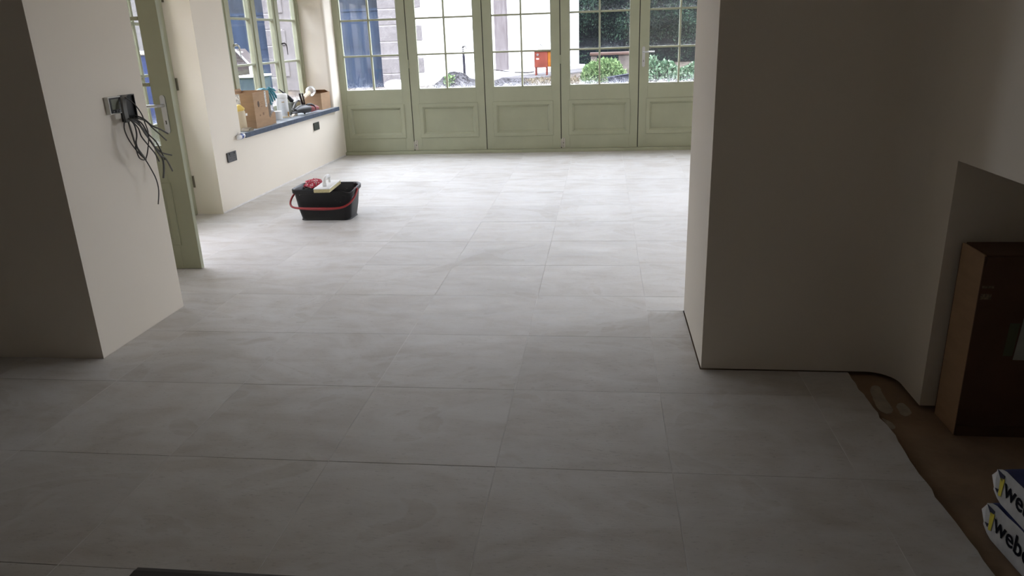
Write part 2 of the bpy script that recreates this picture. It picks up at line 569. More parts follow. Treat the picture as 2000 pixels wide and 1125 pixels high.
# ------------------------------------------------------------------ the shell
XP = -2.37          # pier side
XR = 0.432          # right reveal
YN, YF = 3.02, 3.745  # thickness of the old wall between the two rooms
XW = -3.305         # window wall
XD = -3.54          # garden door wall
YD = 9.43           # folding door face
ZC, ZE = 2.35, 2.50   # ceilings

# floor: screed with tiles on it
fl = struct(B().box(-5.2, 2.4, -2.2, 9.55, -0.16, -0.014), 'floor', SCREED, label='dusty brown subfloor under the pale floor tiles')
GR = B()
GR.cells([-5.0, XP, XR - 0.004, 1.025, 2.36], [0.3, YN, YF, 9.38],
         lambda u, v: (v < YN and u < 1.03) or (YN < v < YF and XP < u < XR) or (v > YF and u > XD), -0.0139, -0.0045, 2)
GR.build('grout', GROUT, fl)
CX = [-0.357 + 0.597 * k for k in range(-7, 5)]
CY = [3.372 + 0.5885 * k for k in range(-5, 11)]
CY[-1] = 9.38
full = None
for c in CX[1:-1]:                             # pale grout worked flush into the joints that run toward the folding doors
    for ya, yb in ((0.4, YN - 0.004), (YN - 0.004, YF), (YF, 9.37)):
        if (ya > 3.5 and c > XD) or (ya < 1 and c < 1.0) or (1 < ya < 3.5 and XP < c < XR):
            if c < XW and ya > 3.5:
                yb = 6.06
            B().box(c - 0.0013, c + 0.0013, ya, yb, -0.0044, -0.0002).build('grout_line', GROUT, fl)


def inside(u, v):
    if v < YN - 0.005:
        return u < 1.045
    if v < YF:
        return XP + 0.004 < u < XR - 0.005
    if u < XW + 0.006 and v > 6.07:
        return False
    return XD + 0.004 < u < 2.35 and v < 9.38


def edge_x(y):
    return 1.040 + 0.012 * noise.noise(Vector((y * 5.0, 3.1, 0))) + 0.008 * noise.noise(Vector((y * 17.0, 1.7, 0)))


for i in range(len(CX) - 1):
    for j in range(len(CY) - 1):
        x0, x1, y0, y1 = CX[i] + 0.0014, CX[i + 1] - 0.0014, CY[j] + 0.0008, CY[j + 1] - 0.0008
        ucut = sorted({x0, x1} | {c for c in (XP + 0.004, XR - 0.005, XW + 0.006, XD + 0.004, 1.045, 2.35) if x0 < c < x1})
        vcut = sorted({y0, y1} | {c for c in (YN - 0.005, YF, 6.07) if y0 < c < y1})
        cells_in = [inside((ucut[a] + ucut[a + 1]) / 2, (vcut[b] + vcut[b + 1]) / 2) for a in range(len(ucut) - 1) for b in range(len(vcut) - 1)]
        if not any(cells_in):
            continue
        dz = random.uniform(-0.0004, 0.0004)
        cx, cy = (x0 + x1) / 2, (y0 + y1) / 2
        if all(cells_in) and len(cells_in) == 1 and j < len(CY) - 2:
            if full is None:
                b = B(); b.box(-(x1 - x0) / 2, (x1 - x0) / 2, -(y1 - y0) / 2, (y1 - y0) / 2, -0.0135, 0)
                top = [ed for ed in b.bm.edges if all(v.co.z > -0.001 for v in ed.verts)]
                bmesh.ops.bevel(b.bm, geom=top, offset=0.0008, segments=1, affect='EDGES')
                full = b.mesh('tile'); full.materials.append(TILE)
            o = bpy.data.objects.new('tile', full)
            COL.objects.link(o); o.parent = fl; o.location = Vector((cx, cy, dz)) - ORG[fl.name]
            o.rotation_euler = (random.uniform(-.0006, .0006), random.uniform(-.0006, .0006), 0)
            continue
        if x1 > 1.04 and y0 < YN:              # last column: rough, wavy cut against the bare subfloor
            yt = min(y1, YN - 0.005)
            pts = [(x0, y0)] + [(edge_x(y0 + (yt - y0) * k / 14), y0 + (yt - y0) * k / 14) for k in range(15)] + [(x0, yt)]
            if x0 > 1.03:
                continue
            b = B(); b.prism(pts, -0.0135, dz)
            b.build('tile', TILE, fl)
            continue
        split = [(y0, y1)]
        if abs(x0 - 0.2416) < 0.01 and y0 < 3.5 < y1:   # the cut tile in the doorway
            split = [(y0, 3.735), (3.738, y1)]
        for (ya, yb) in split:
            vc = [ya] + [c for c in vcut if ya < c < yb] + [yb]
            b = B(); b.cells(ucut, vc, inside, -0.0135, dz, 2)
            if len(b.bm.faces):
                b.build('tile', TILE, fl)
            else:
                b.bm.free()

# smears of adhesive left on the subfloor beside the tiles
for pts in ([(1700, 757), (1716, 754), (1726, 772), (1744, 800), (1733, 808), (1714, 797), (1706, 780)],
            [(1752, 789), (1766, 788), (1780, 806), (1768, 812), (1757, 805)],
            [(1722, 816), (1740, 824), (1749, 836), (1738, 836), (1730, 826)]):
    b = B()
    cl = [at(x, y, 2, -0.012) for x, y in pts]
    cl = smoothpath([cl[-1]] + cl + [cl[0], cl[1]], 5)[5:-5]
    b.prism([(p.x + 0.004 * noise.noise(p * 60), p.y + 0.004 * noise.noise(p * 60 + Vector((9, 0, 0)))) for p in cl[:-1]], -0.0139, -0.0128)
    b.build('adhesive_smear', ADH, fl)

# old wall between the rooms: left pier
b = B(); b.box(-5.2, XP, YN, YF, -0.012, ZC + 0.3)
struct(b, 'wall_left_pier', WALL, label='plastered pier with the wires and thermostat')
# right part with the rounded inner corner, reveal of the alcove included
fil = []
cxr, cyr, rr = 1.105, 2.905, 0.11
for k in range(9):
    a = math.pi / 2 * (1 - k / 8)
    fil.append((cxr + rr * math.cos(a), cyr + rr * math.sin(a)))
b = B(); b.prism([(XR, YF), (XR, YN)] + fil + [(1.215, 2.716), (2.3, 2.716), (2.3, YF)], 0.004, ZC + 0.3)
struct(b, 'wall_right_pier', WALL, smooth=True, label='plastered wall right of the opening, rounded into the side wall')
b = B(); b.cells([-2.2, 0.9, 2.716], [-0.012, 0.942, ZC + 0.3], lambda u, v: u < 0.9 or v > 0.942, 1.215, 2.3, 0)
struct(b, 'wall_right', WALL, label='side wall with the low dark alcove')
b = B(); b.box(1.95, 2.3, 0.9, 2.716, -0.012, 0.942)
struct(b, 'wall_alcove_back', WALL)
b = B(); b.box(XP, XR, YN, YF, 2.12, ZC + 0.3)
struct(b, 'wall_header', WALL)
b = B(); b.box(-5.2, 2.3, -2.4, -2.2, -0.012, ZC + 0.3)
struct(b, 'wall_back', WALL)
b = B(); b.box(-5.4, -5.2, -2.4, YF, -0.012, ZC + 0.3)
struct(b, 'wall_left_room', WALL)
b = B(); b.box(-5.4, 2.3, -2.4, YF, ZC + 0.302, 5.4)  # unseen block added on top to cut sky light at the garden door
struct(b, 'wall_added_storey', WRENDER, label='unseen upper storey added over the old room to block sky light')
b = B(); b.box(-5.4, 2.3, -2.4, YN, ZC, ZC + 0.15)
struct(b, 'ceiling', CEIL)
b = B(); b.box(-3.95, 2.7, YF, 9.75, ZE, ZE + 0.15)
struct(b, 'ceiling_extension', CEIL)

# extension: window wall with deep reveal, garden door wall, far wall head
YW0, YW1, ZW0, ZW1 = 6.61, 9.13, 0.585, 2.03
b = B(); b.cells([6.07, YW0, YW1, 9.60], [-0.012, ZW0, ZW1, ZE], lambda u, v: not (YW0 < u < YW1 and ZW0 < v < ZW1), XW, -3.70, 0)
ed = [x for x in b.bm.edges if all(abs(v.co.x - XW) < 1e-4 for v in x.verts) and abs(x.verts[0].co.y - x.verts[1].co.y) < 1e-4 and
      (abs(x.verts[0].co.y - YW1) < 1e-4) and min(v.co.z for v in x.verts) > 0.5 and max(v.co.z for v in x.verts) < 2.1]
bmesh.ops.bevel(b.bm, geom=ed, offset=0.045, segments=4, affect='EDGES', profile=0.5)
struct(b, 'wall_left', WALL, smooth=True, label='cream wall under and around the deep window')
DY0, DY1, DZ = 4.38, 6.07, 2.08
b = B(); b.cells([YF, DY0, DY1], [-0.012, DZ, ZE], lambda u, v: not (u > DY0 and v < DZ), XD, -3.80, 0)
struct(b, 'wall_left_doorway', WALL)
b = B(); b.box(-3.80, 2.6, YD - 0.02, 9.75, 2.27, ZE)
struct(b, 'wall_far_header', WALL)
b = B(); b.cells([YF, 4.3, 6.0, 9.75], [-0.012, 0.9, 2.05, ZE], lambda u, v: not (4.3 < u < 6.0 and 0.9 < v < 2.05), 2.36, 2.7, 0)
struct(b, 'wall_right_extension', WALL)
b = B(); b.box(2.3, 2.7, YF - 0.2, YF, -0.012, ZE)
struct(b, 'wall_right_return', WALL)
# uneven paint line of the skirting-less wall foot
b = B(); b.box(XW, XW + 0.003, 6.08, 9.37, 0.0, 0.015)
struct(b, 'baseboard_left', mat('thin_white_edging', (0.80, 0.78, 0.75), 0.7), label='thin white sealant line at the foot of the window wall')


# ------------------------------------------------------------------ glazed leaves
def leaf(name, M, w, label, h=2.17, sx=0.109, gz=0.757, rows=3, pitch=0.4215, t=0.05, pan=(0.175, 0.575), seal=True, hinge_r=(), handle=None):
    """one glazed leaf: x along its width, y from the room face into its thickness, z up"""
    T = M.to_translation()
    d = thing(name, label, 'door', T, kind='structure')
    gz1 = gz + rows * pitch
    x0, x1 = sx, w - sx
    for xa, xb in ((0.005, x0), (x1, w - 0.005)):
        B(M).box(xa, xb, 0, t, 0, h, 0.0015, 1).build('stile', SAGE, d)
    B(M).box(x0, x1, 0.0, t, 0, pan[0], 0.0006, 1).build('rail', SAGE, d)
    B(M).box(x0, x1, 0.0, t, pan[1], gz, 0.0006, 1).build('rail', SAGE, d)
    B(M).box(x0, x1, 0.0, t, gz1, h, 0.0006, 1).build('rail', SAGE, d)
    B(M).box(x0, x1, 0.020, 0.032, pan[0], pan[1]).build('panel', SAGED, d)
    # bolection moulding around the panel
    b = B(M)
    prof = [(-0.014, 0.0), (-0.014, -0.007), (-0.008, -0.010), (0.030, -0.008), (0.036, -0.003), (0.050, 0.010), (0.056, 0.019), (0.056, 0.021), (0.0, 0.021)]
    cs = [((x0 + 0.0, pan[0]), (1, 1)), ((x1, pan[0]), (-1, 1)), ((x1, pan[1]), (-1, -1)), ((x0, pan[1]), (1, -1))]
    rings = [[b._v((c[0] + s[0] * p, q, c[1] + s[1] * p)) for p, q in prof] for c, s in cs]
    for k in range(4):
        r0, r1 = rings[k], rings[(k + 1) % 4]
        for a in range(len(prof)):
            a2 = (a + 1) % len(prof)
            b.bm.faces.new((r0[a], r0[a2], r1[a2], r1[a]))
    b.build('panel_moulding', SAGED, d)
    # glazing bars and panes
    bw = 0.011
    xm = (x0 + x1) / 2
    zs = [gz + k * pitch for k in range(rows + 1)]
    fr = B(M)
    for (xa, xb, za, zb) in ((x0, x0 + 0.009, gz, gz1), (x1 - 0.009, x1, gz, gz1), (x0 + .009, x1 - .009, gz, gz + 0.012), (x0 + .009, x1 - .009, gz1 - 0.012, gz1)):
        fr.box(xa, xb, 0.010, t - 0.003, za, zb)
    fr.build('glazing_bead', SAGE, d)
    B(M).box(xm - bw, xm + bw, 0.008, t - 0.003, gz + 0.012, gz1 - 0.012, 0.004, 1).build('glazing_bar', SAGE, d)
    for z in zs[1:-1]:
        for xa, xb in ((x0 + 0.009, xm - bw), (xm + bw, x1 - 0.009)):
            B(M).box(xa, xb, 0.008, t - 0.003, z - bw, z + bw, 0.004, 1).build('glazing_bar', SAGE, d)
    for k in range(rows):
        for xa, xb in ((x0 + 0.009, xm - bw), (xm + bw, x1 - 0.009)):
            B(M).box(xa, xb, 0.023, 0.027, zs[k] + 0.011, zs[k + 1] - 0.011).build('pane', GLASS, d)
    if seal:
        B(M).box(w - 0.008, w + 0.008, 0.012, t, 0.0, h).build('gap_strip', SEAL, d)  # black strip added to keep daylight out of the gap between leaves
    for z, big in hinge_r:
        hg = B(M)
        hg.tube([(w, -0.006, z), (w, -0.006, z + 0.10)], 0.0075, 8)
        hp = hg.build('hinge', NICKEL if big else SAGED, d, smooth=True)
        if big:
            B(M).box(w + 0.010, w + 0.048, -0.005, 0.0, z - 0.008, z + 0.112, 0.002, 1).build('hinge_plate', NICKEL, hp)
            for dz in (0.004, 0.022, 0.084, 0.102):
                B(M).lathe((w + 0.029, -0.005, z + dz), [(0.0045, 0), (0.0035, 0.0016), (0, 0.0018)], 8, (0, -1, 0)).build('screw', SCREW, hp)
            B(M).box(w + 0.026, w + 0.033, -0.0062, -0.005, z + 0.036, z + 0.064).build('slot', SCREW, hp)
    if handle:
        hx, hz, sgn = handle
        hp = B(M)
        n = 8
        out = []
        for k in range(n + 1):
            a = math.pi * k / n
            out.append((hx + 0.017 * math.cos(a), hz + 0.045 + 0.017 * math.sin(a)))
        for k in range(n + 1):
            a = math.pi + math.pi * k / n
            out.append((hx + 0.017 * math.cos(a), hz - 0.155 + 0.017 * math.sin(a)))
        hp.prism(out, -0.008, 0.0, 1)
        ho = hp.build('handle', STEEL, d)
        B(M).tube(smoothpath([(hx, -0.006, hz), (hx, -0.045, hz), (hx + sgn * 0.018, -0.056, hz), (hx + sgn * 0.06, -0.057, hz), (hx + sgn * 0.125, -0.055, hz)], 3), 0.0095, 8).build('lever', STEEL, ho, smooth=True)
        B(M).box(hx - 0.003, hx + 0.003, -0.0095, -0.008, hz - 0.115, hz - 0.092).build('keyhole', SCREW, ho)
    return d


LW = 0.943
LX0 = -3.337
names = ['first folding door leaf, beside the window wall, blue garage seen through it',
         'second folding door leaf, white wall and standpipe seen through it',
         'third folding door leaf, boarded doorway and orange box seen through it',
         'fourth folding door leaf, bench and pale bush seen through it',
         'folding door leaf with a lever handle, beside the right wall',
         'last folding door leaf, hidden behind the right wall']
for k in range(6):
    leaf('door_%d' % (k + 1), Matrix.Translation((LX0 + LW * k, YD, 0.040)), LW, names[k],
         hinge_r={0: ((0.018, True), (1.02, False)), 2: ((0.018, True), (1.02, False))}.get(k, ()),
         handle=(0.052, 1.125, 1) if k == 4 else None)
# threshold, jamb and head of the folding doors
struct(B().box(XW + 0.002, 2.355, 9.385, 9.52, -0.012, 0.038, 0.003, 1), 'trim_1', SAGE, label='sage green timber threshold of the folding doors')
struct(B().box(XW - 0.2, LX0 - 0.002, YD - 0.01, 9.55, -0.012, 2.27), 'trim_2', SAGE)
struct(B().box(XW, 2.355, YD + 0.002, 9.52, 2.212, 2.268), 'trim_3', SAGE)
struct(B().box(LX0 + 6 * LW + 0.008, 2.358, YD, 9.52, 0.038, 2.212), 'trim_4', SAGE)

# garden door: near leaf swung open into the room, far leaf shut
leaf('door_7', Matrix.Translation((-3.545, 4.45, 0.004)), 0.912, 'open sage green garden door with lever handle behind the left pier', h=2.03, sx=0.130, gz=0.80, pitch=0.385, t=0.034,
     pan=(0.175, 0.565), seal=False, handle=(0.912 - 0.066, 1.06, -1))
Mf = Matrix.Translation((XD + 0.004, 5.22, 0.012)) @ Matrix.Rotation(R90, 4, 'Z')
d8 = leaf('door_8', Mf, 0.84, 'shut sage green garden door leaf, seen edge-on behind the open one', h=2.03, sx=0.105, gz=0.80, pitch=0.385, pan=(0.175, 0.565), seal=False)
for z in (0.24, 1.06, 1.75):
    B().tube([(XD + 0.012, 6.062, z), (XD + 0.012, 6.062, z + 0.10)], 0.009, 8).build('hinge', mat('dark_hinge', (0.10, 0.085, 0.05), 0.5), d8, smooth=True)
# timber frame of the garden door
struct(B().box(XD - 0.09, XD - 0.004, DY0 + 0.001, 4.42, 0, DZ - 0.002), 'trim_5', SAGE)
struct(B().box(XD - 0.09, XD - 0.006, 4.421, 6.068, -0.012, 0.010), 'trim_7', SAGE, label='timber threshold of the garden door')
struct(B().box(XD - 0.09, XD - 0.058, 4.42, 6.068, 2.05, DZ - 0.002), 'trim_6', SAGE)

# ------------------------------------------------------------------ left window
XF = -3.615
win = thing('window_1', 'sage green four-light casement window in the deep left reveal', 'window', (XF, 7.87, 0.63), kind='structure')
f0, f1, fz0, fz1 = YW0 + 0.001, YW1 - 0.001, 0.636, ZW1 - 0.001
B().box(XF - 0.075, XF, f0, f0 + 0.07, fz0, fz1, 0.003, 1).build('frame_post', SAGE, win)
B().box(XF - 0.075, XF, f1 - 0.06, f1, fz0, fz1, 0.003, 1).build('frame_post', SAGE, win)
B().box(XF - 0.075, XF, f0 + 0.07, f1 - 0.06, fz0, fz0 + 0.055, 0.003, 1).build('frame_rail', SAGE, win)
B().box(XF - 0.075, XF, f0 + 0.07, f1 - 0.06, fz1 - 0.055, fz1, 0.003, 1).build('frame_rail', SAGE, win)
bounds = [f0 + 0.07, 7.305, 7.89, 8.475, f1 - 0.06]
for c in bounds[1:-1]:
    B().box(XF - 0.075, XF + 0.004, c - 0.032, c + 0.032, fz0 + 0.055, fz1 - 0.055, 0.004, 1).build('mullion', SAGE, win)
for k in range(4):
    a, c = bounds[k] + (0.034 if k else 0.002), bounds[k + 1] - (0.034 if k < 3 else 0.002)
    za, zb = fz0 + 0.058, fz1 - 0.058
    cs = B()
    for (ya, yb, z0, z1) in ((a, a + 0.045, za, zb), (c - 0.045, c, za, zb), (a + 0.045, c - 0.045, za, za + 0.055), (a + 0.045, c - 0.045, zb - 0.05, zb)):
        cs.box(XF - 0.060, XF - 0.008, ya, yb, z0, z1, 0.002, 1)
    co = cs.build('casement', SAGE, win)
    for z in (1.205, 1.655):
        B().box(XF - 0.056, XF - 0.018, a + 0.045, c - 0.045, z - 0.011, z + 0.011, 0.003, 1).build('glazing_bar', SAGE, co)
    for z0, z1 in ((za + 0.055, 1.194), (1.216, 1.644), (1.666, zb - 0.05)):
        B().box(XF - 0.043, XF - 0.039, a + 0.045, c - 0.045, z0, z1).build('pane', GLASS, co)
    if k in (1, 3):
        hy = a + 0.022
        hm = STEEL if k == 1 else SCREW
        hb = B().tube(smoothpath([(XF - 0.008, hy, 1.40), (XF + 0.03, hy, 1.405), (XF + 0.045, hy + 0.012, 1.38), (XF + 0.04, hy + 0.028, 1.33), (XF + 0.038, hy + 0.034, 1.28)], 4), [q_ * (1.0 if k == 1 else 0.7) for q_ in (0.013, .013, .012, .012, .011, .010, .010, .009, .009, .008, .008, .007, .007, .006, .006, .006, .005)], 8)
        tag(hb.build('catch', hm, co, smooth=True), 'pale metal window catch' if k == 1 else 'dark window catch')

# window added in the unseen right wall to bring more daylight into the garden room
w2 = thing('window_added', 'unseen sage green window added in the right wall for more daylight', 'window', (2.60, 5.15, 0.9), kind='structure')
yy0, yy1 = 4.301, 5.999
for ya, yb, za, zb in ((yy0, yy0 + .06, .901, 2.049), (yy1 - .06, yy1, .901, 2.049), (yy0 + .06, yy1 - .06, .901, .955), (yy0 + .06, yy1 - .06, 1.995, 2.049)):
    B().box(2.58, 2.65, ya, yb, za, zb, 0.003, 1).build('frame', SAGE, w2)
for k in range(1, 4):
    c = yy0 + .06 + (yy1 - yy0 - .12) * k / 4
    B().box(2.58, 2.65, c - .03, c + .03, .955, 1.995, 0.003, 1).build('mullion', SAGE, w2)
for k in range(4):
    a = yy0 + .06 + (yy1 - yy0 - .12) * k / 4 + .031; c = yy0 + .06 + (yy1 - yy0 - .12) * (k + 1) / 4 - .031
    B().box(2.612, 2.616, a, c, .956, 1.994).build('pane', GLASS, w2)
    for z in (1.30, 1.65):
        B().box(2.60, 2.611, a, c, z - .011, z + .011).build('glazing_bar', SAGE, w2)

# sill board wrapped in blue film
sl = thing('window_sill', 'window sill board wrapped in blue protective film under the left window', 'sill', (-3.43, 7.86, 0.586), kind='structure')
B().cells([XF + 0.001, XW + 0.001, -3.262], [6.607, YW0 + 0.002, YW1 - 0.002, 9.19], lambda u, v: u > XW or YW0 < v < YW1, 0.592, 0.634, 2).build('board', DUSTY, sl)
B().box(-3.2618, -3.256, 6.607, 9.19, 0.591, 0.6355, 0.001, 1).build('film_edge', BLUEF, sl)
SZ = 0.6345


# ------------------------------------------------------------------ sockets
def socket(y0, y1, z0, z1, label, face):
    t = thing('wall_socket', label, 'socket', (XW, (y0 + y1) / 2, z0))
    m = mat('brushed_black_nickel', (0.085, 0.085, 0.09), 0.4, metal=0.3, var=0.1, scale=30) if face else mat('dark_green_plastic_cover', (0.030, 0.036, 0.028), 0.5)
    B().box(XW + 0.0005, XW + 0.009, y0 + 0.004, y1 - 0.004, z0 + 0.004, z1 - 0.004).build('back_plate', BLACKP, t)
    B().box(XW + 0.009, XW + 0.013, y0, y1, z0, z1, 0.0015, 1).build('face_plate', m, t)
    if face:
        w = y1 - y0
        for c in (0.28, 0.72):
            yc = y0 + w * c
            for (dy, dz, a, bb) in ((0, 0.022, 0.003, 0.005), (-0.011, -0.002, 0.005, 0.003), (0.011, -0.002, 0.005, 0.003)):
                B().box(XW + 0.013, XW + 0.0136, yc + dy - a, yc + dy + a, z0 + 0.04 + dz - bb - .01, z0 + 0.04 + dz + bb - .01).build('pin_hole', BLACKP, t)
            B().box(XW + 0.013, XW + 0.017, yc - 0.007 + 0.022 * (1 if c > .5 else -1) * 0.4, yc + 0.007 + 0.022 * (1 if c > .5 else -1) * 0.4, z1 - 0.024, z1 - 0.006, 0.001, 1).build('switch', BLACKP, t)
    else:
        for yy in (y0 + 0.02, y1 - 0.02):
            B().lathe((XW + 0.013, yy, (z0 + z1) / 2), [(0.004, 0), (0.003, 0.001)], 8, (1, 0, 0)).build('screw', SCREW, t)


socket(6.275, 6.442, 0.414, 0.502, 'dark nickel double socket low on the wall, nearer the garden door', True)
socket(8.385, 8.550, 0.438, 0.526, 'blank dark cover plate on the wall under the far end of the sill', False)

# ------------------------------------------------------------------ thermostat and wires on the pier
t = thing('thermostat', 'pale grey wall thermostat with a dark display beside the wires', 'thermostat', (XP, 3.456, 1.105))
B().box(XP + 0.0005, XP + 0.024, 3.408, 3.508, 1.104, 1.186, 0.003, 2).build('case', mat('light_grey_case', (0.68, 0.68, 0.64), 0.45), t)
B().box(XP + 0.024, XP + 0.0255, 3.414, 3.503, 1.109, 1.181).build('bezel', BLACKP, t)
B().box(XP + 0.0255, XP + 0.0265, 3.424, 3.484, 1.126, 1.174).build('display', mat('lcd_grey_green', (0.17, 0.18, 0.135), 0.6, var=0.03), t)
for k in range(3):
    B().box(XP + 0.0255, XP + 0.0268, 3.428 + k * 0.022, 3.440 + k * 0.022, 1.112, 1.119).build('button', GREYP, t)

jb = thing('cable_box', 'black open wall box with a bunch of loose cables hanging out', 'cable box', (XP, 3.575, 1.055))
bb = B()
y0, y1, z0, z1, dp = 3.520, 3.636, 1.058, 1.186, 0.014
bb.cells([y0, y0 + 0.005, y1 - 0.005, y1], [z0, z0 + 0.005, z1 - 0.005, z1], lambda u, v: not (y0 + .005 < u < y1 - .005 and z0 + .005 < v < z1 - .005), XP + 0.0005, XP + dp, 0)
bb.build('box_rim', BLACKP, jb)
B().box(XP + 0.0005, XP + 0.003, y0 + 0.005, y1 - 0.005, z0 + 0.005, z1 - 0.005).build('box_back', SEAL, jb)
XC = XP + 0.05
# the wide grey flat cable bent down in front of the box
fb = B()
pth = [at(243, 186, 0, XP + 0.012), at(240, 192, 0, XP + 0.035), at(241, 205, 0, XP + 0.05), at(244, 222, 0, XP + 0.055), at(248, 239, 0, XP + 0.052)]
pth = smoothpath(pth, 3)
n = len(pth)
ring = []
for i, p in enumerate(pth):
    ring.append([fb._v(p + Vector((dx, dy, 0))) for dx, dy in ((0, -0.019), (0.007, -0.015), (0.007, 0.015), (0, 0.019), (-0.004, 0.015), (-0.004, -0.015))])
for a, c in zip(ring, ring[1:]):
    for k in range(6):
        fb.bm.faces.new((a[k], a[(k + 1) % 6], c[(k + 1) % 6], c[k]))
fb.bm.faces.new(ring[0][::-1]); fb.bm.faces.new(ring[-1])
tag(fb.build('flat_cable', mat('dark_grey_sheath', (0.085, 0.085, 0.08), 0.45), jb, smooth=True), 'broad grey flat cable bent downward')
CAB = mat('grey_cable_sheath', (0.060, 0.058, 0.052), 0.5)
CABL = mat('light_grey_cable_sheath', (0.12, 0.118, 0.11), 0.5)
cables = [
    ([(244, 190), (262, 203), (276, 222), (283, 240), (290, 262), (289, 290), (284, 311), (272, 308), (264, 285)], 0.0030, 0),
    ([(265, 226), (280, 232), (296, 245), (312, 252), (328, 261)], 0.0042, 0),
    ([(263, 230), (284, 236), (298, 250), (312, 262), (325, 274)], 0.0036, 0),
    ([(252, 232), (262, 243), (267, 262), (266, 280), (272, 296), (284, 311)], 0.0038, 0),
    ([(243, 238), (243, 252), (250, 270), (262, 288), (274, 302), (284, 312), (295, 330), (305, 350), (310, 372), (309, 399)], 0.0030, 0),
    ([(254, 232), (268, 236), (280, 254), (290, 270), (304, 288), (316, 298), (335, 303)], 0.0040, 0),
    ([(256, 233), (272, 244), (284, 262), (298, 280), (312, 302), (324, 310), (337, 334)], 0.0040, 1),
    ([(256, 234), (270, 250), (276, 266), (290, 284), (303, 300), (311, 315)], 0.0034, 0),
    ([(258, 232), (278, 250), (292, 272), (308, 296), (318, 312), (320, 330), (319, 348)], 0.0052, 1),
    ([(250, 236), (258, 262), (266, 285), (280, 305), (285, 311)], 0.0046, 1),
    ([(260, 231), (276, 240), (290, 262), (304, 276), (314, 294), (322, 312)], 0.0036, 0),
]
for k, (pp, r, lt) in enumerate(cables):
    out = [at(pp[0][0], pp[0][1], 0, XP + 0.010)]
    for i, (px, py) in enumerate(pp):
        fr = i / (len(pp) - 1)
        out.append(at(px, py, 0, XP + 0.045 + 0.05 * math.sin(fr * 2.0) + 0.006 * (k % 4)))
    B().tube(smoothpath(out[1:] if k in (0,) else out, 4), r, 7).build('cable', CABL if lt else CAB, jb, smooth=True)


# ------------------------------------------------------------------ bucket with float and scrubbing net
def rrect(x0, x1, y0, y1, r, n=5):
    pts = []
    for cx, cy, a0 in ((x1 - r, y0 + r, -R90), (x1 - r, y1 - r, 0), (x0 + r, y1 - r, R90), (x0 + r, y0 + r, math.pi)):
        for k in range(n + 1):
            a = a0 + R90 * k / n
            pts.append((cx + r * math.cos(a), cy + r * math.sin(a)))
    return pts


bk = thing('bucket', 'black rectangular tiler\'s wash bucket with red handle on the tiled floor', 'bucket', (-2.27, 5.92, 0))
BX0, BX1, BY0, BY1 = -2.50, -2.065, 5.805, 6.06
prof = [(0.0, 0.0, 0), (0.006, 0.012, 0), (-0.012, 0.10, 0), (-0.028, 0.228, 0), (-0.042, 0.232, 0), (-0.044, 0.262, 0), (-0.038, 0.268, 0),
        (-0.030, 0.264, 0), (-0.024, 0.258, 0), (-0.010, 0.10, 0), (0.010, 0.02, 0)]
b = B()
rings = []
for off, z, _ in prof:
    ring = []
    for (px, py) in rrect(BX0 + off, BX1 - off, BY0 + off, BY1 - off, 0.06 - off * 0.4, 6):
        zz = z
        if z > 0.22:                        # pouring lip dips at the right end of the front
            d = math.hypot(px - (BX1 + 0.03), (py - (BY0 - 0.01)) * 0.8)
            zz -= 0.030 * math.exp(-(d / 0.07) ** 2)
        ring.append(b._v((px, py, zz)))
    rings.append(ring)
for a, c in zip(rings, rings[1:]):
    n = len(a)
    for k in range(n):
        b.bm.faces.new((a[k], a[(k + 1) % n], c[(k + 1) % n], c[k]))
b.bm.faces.new(rings[0][::-1]); b.bm.faces.new(rings[-1])


def bucket_mat():
    m, n, bs = nodes('splashed_black_plastic')
    t = N(n, 'ShaderNodeTexCoord')
    v = N(n, 'ShaderNodeTexNoise', i_Scale=26.0, i_Detail=5.0, i_Roughness=0.75)
    n.links.new(t.outputs['Object'], v.inputs['Vector'])
    z = N(n, 'ShaderNodeTexNoise', i_Scale=5.0, i_Detail=3.0)
    n.links.new(t.outputs['Object'], z.inputs['Vector'])
    a = ramp(n, v.outputs[0], [(0.66, g3(0)), (0.72, g3(0.7))])
    c = ramp(n, z.outputs[0], [(0.35, (0.005, 0.005, 0.006)), (0.7, (0.013, 0.013, 0.015))])
    mx = N(n, 'ShaderNodeMix', data_type='RGBA'); mx.inputs[7].default_value = (0.30, 0.30, 0.30, 1)
    n.links.new(a.outputs[0], mx.inputs[0]); n.links.new(c.outputs[0], mx.inputs[6])
    n.links.new(mx.outputs[2], bs.inputs['Base Color'])
    bs.inputs['Roughness'].default_value = 0.42
    bs.inputs['Specular IOR Level'].default_value = 0.3
    return m


b.build('tub', bucket_mat(), bk, smooth=True)
hpts = [(-2.548, 5.93, 0.222), (-2.562, 5.86, 0.190), (-2.556, 5.79, 0.150), (-2.52, 5.752, 0.125), (-2.44, 5.742, 0.117), (-2.35, 5.740, 0.113), (-2.25, 5.740, 0.112), (-2.17, 5.742, 0.114), (-2.10, 5.752, 0.122), (-2.045, 5.785, 0.150), (-2.018, 5.85, 0.195), (-2.016, 5.92, 0.238)]
hp = smoothpath(hpts, 3)
rad = [0.0085 + 0.004 * math.exp(-((i - len(hp) / 2) / 4.5) ** 2) for i in range(len(hp))]
B().tube(hp, rad, 10).build('handle', REDP, bk, smooth=True)
for xx, yy, zz in ((-2.536, 5.93, 0.222), (-2.030, 5.92, 0.238)):
    B().lathe((xx, yy, zz), [(0.014, -0.012), (0.014, 0.012)], 12, (1, 0, 0)).build('pivot', REDP, bk, smooth=True)
for xx in (-2.462, -2.442):
    B().lathe((xx, 5.7815, 0.222), [(0.0045, 0), (0.003, 0.003)], 8, (0, -1, 0)).build('rivet', WHITEP, bk)

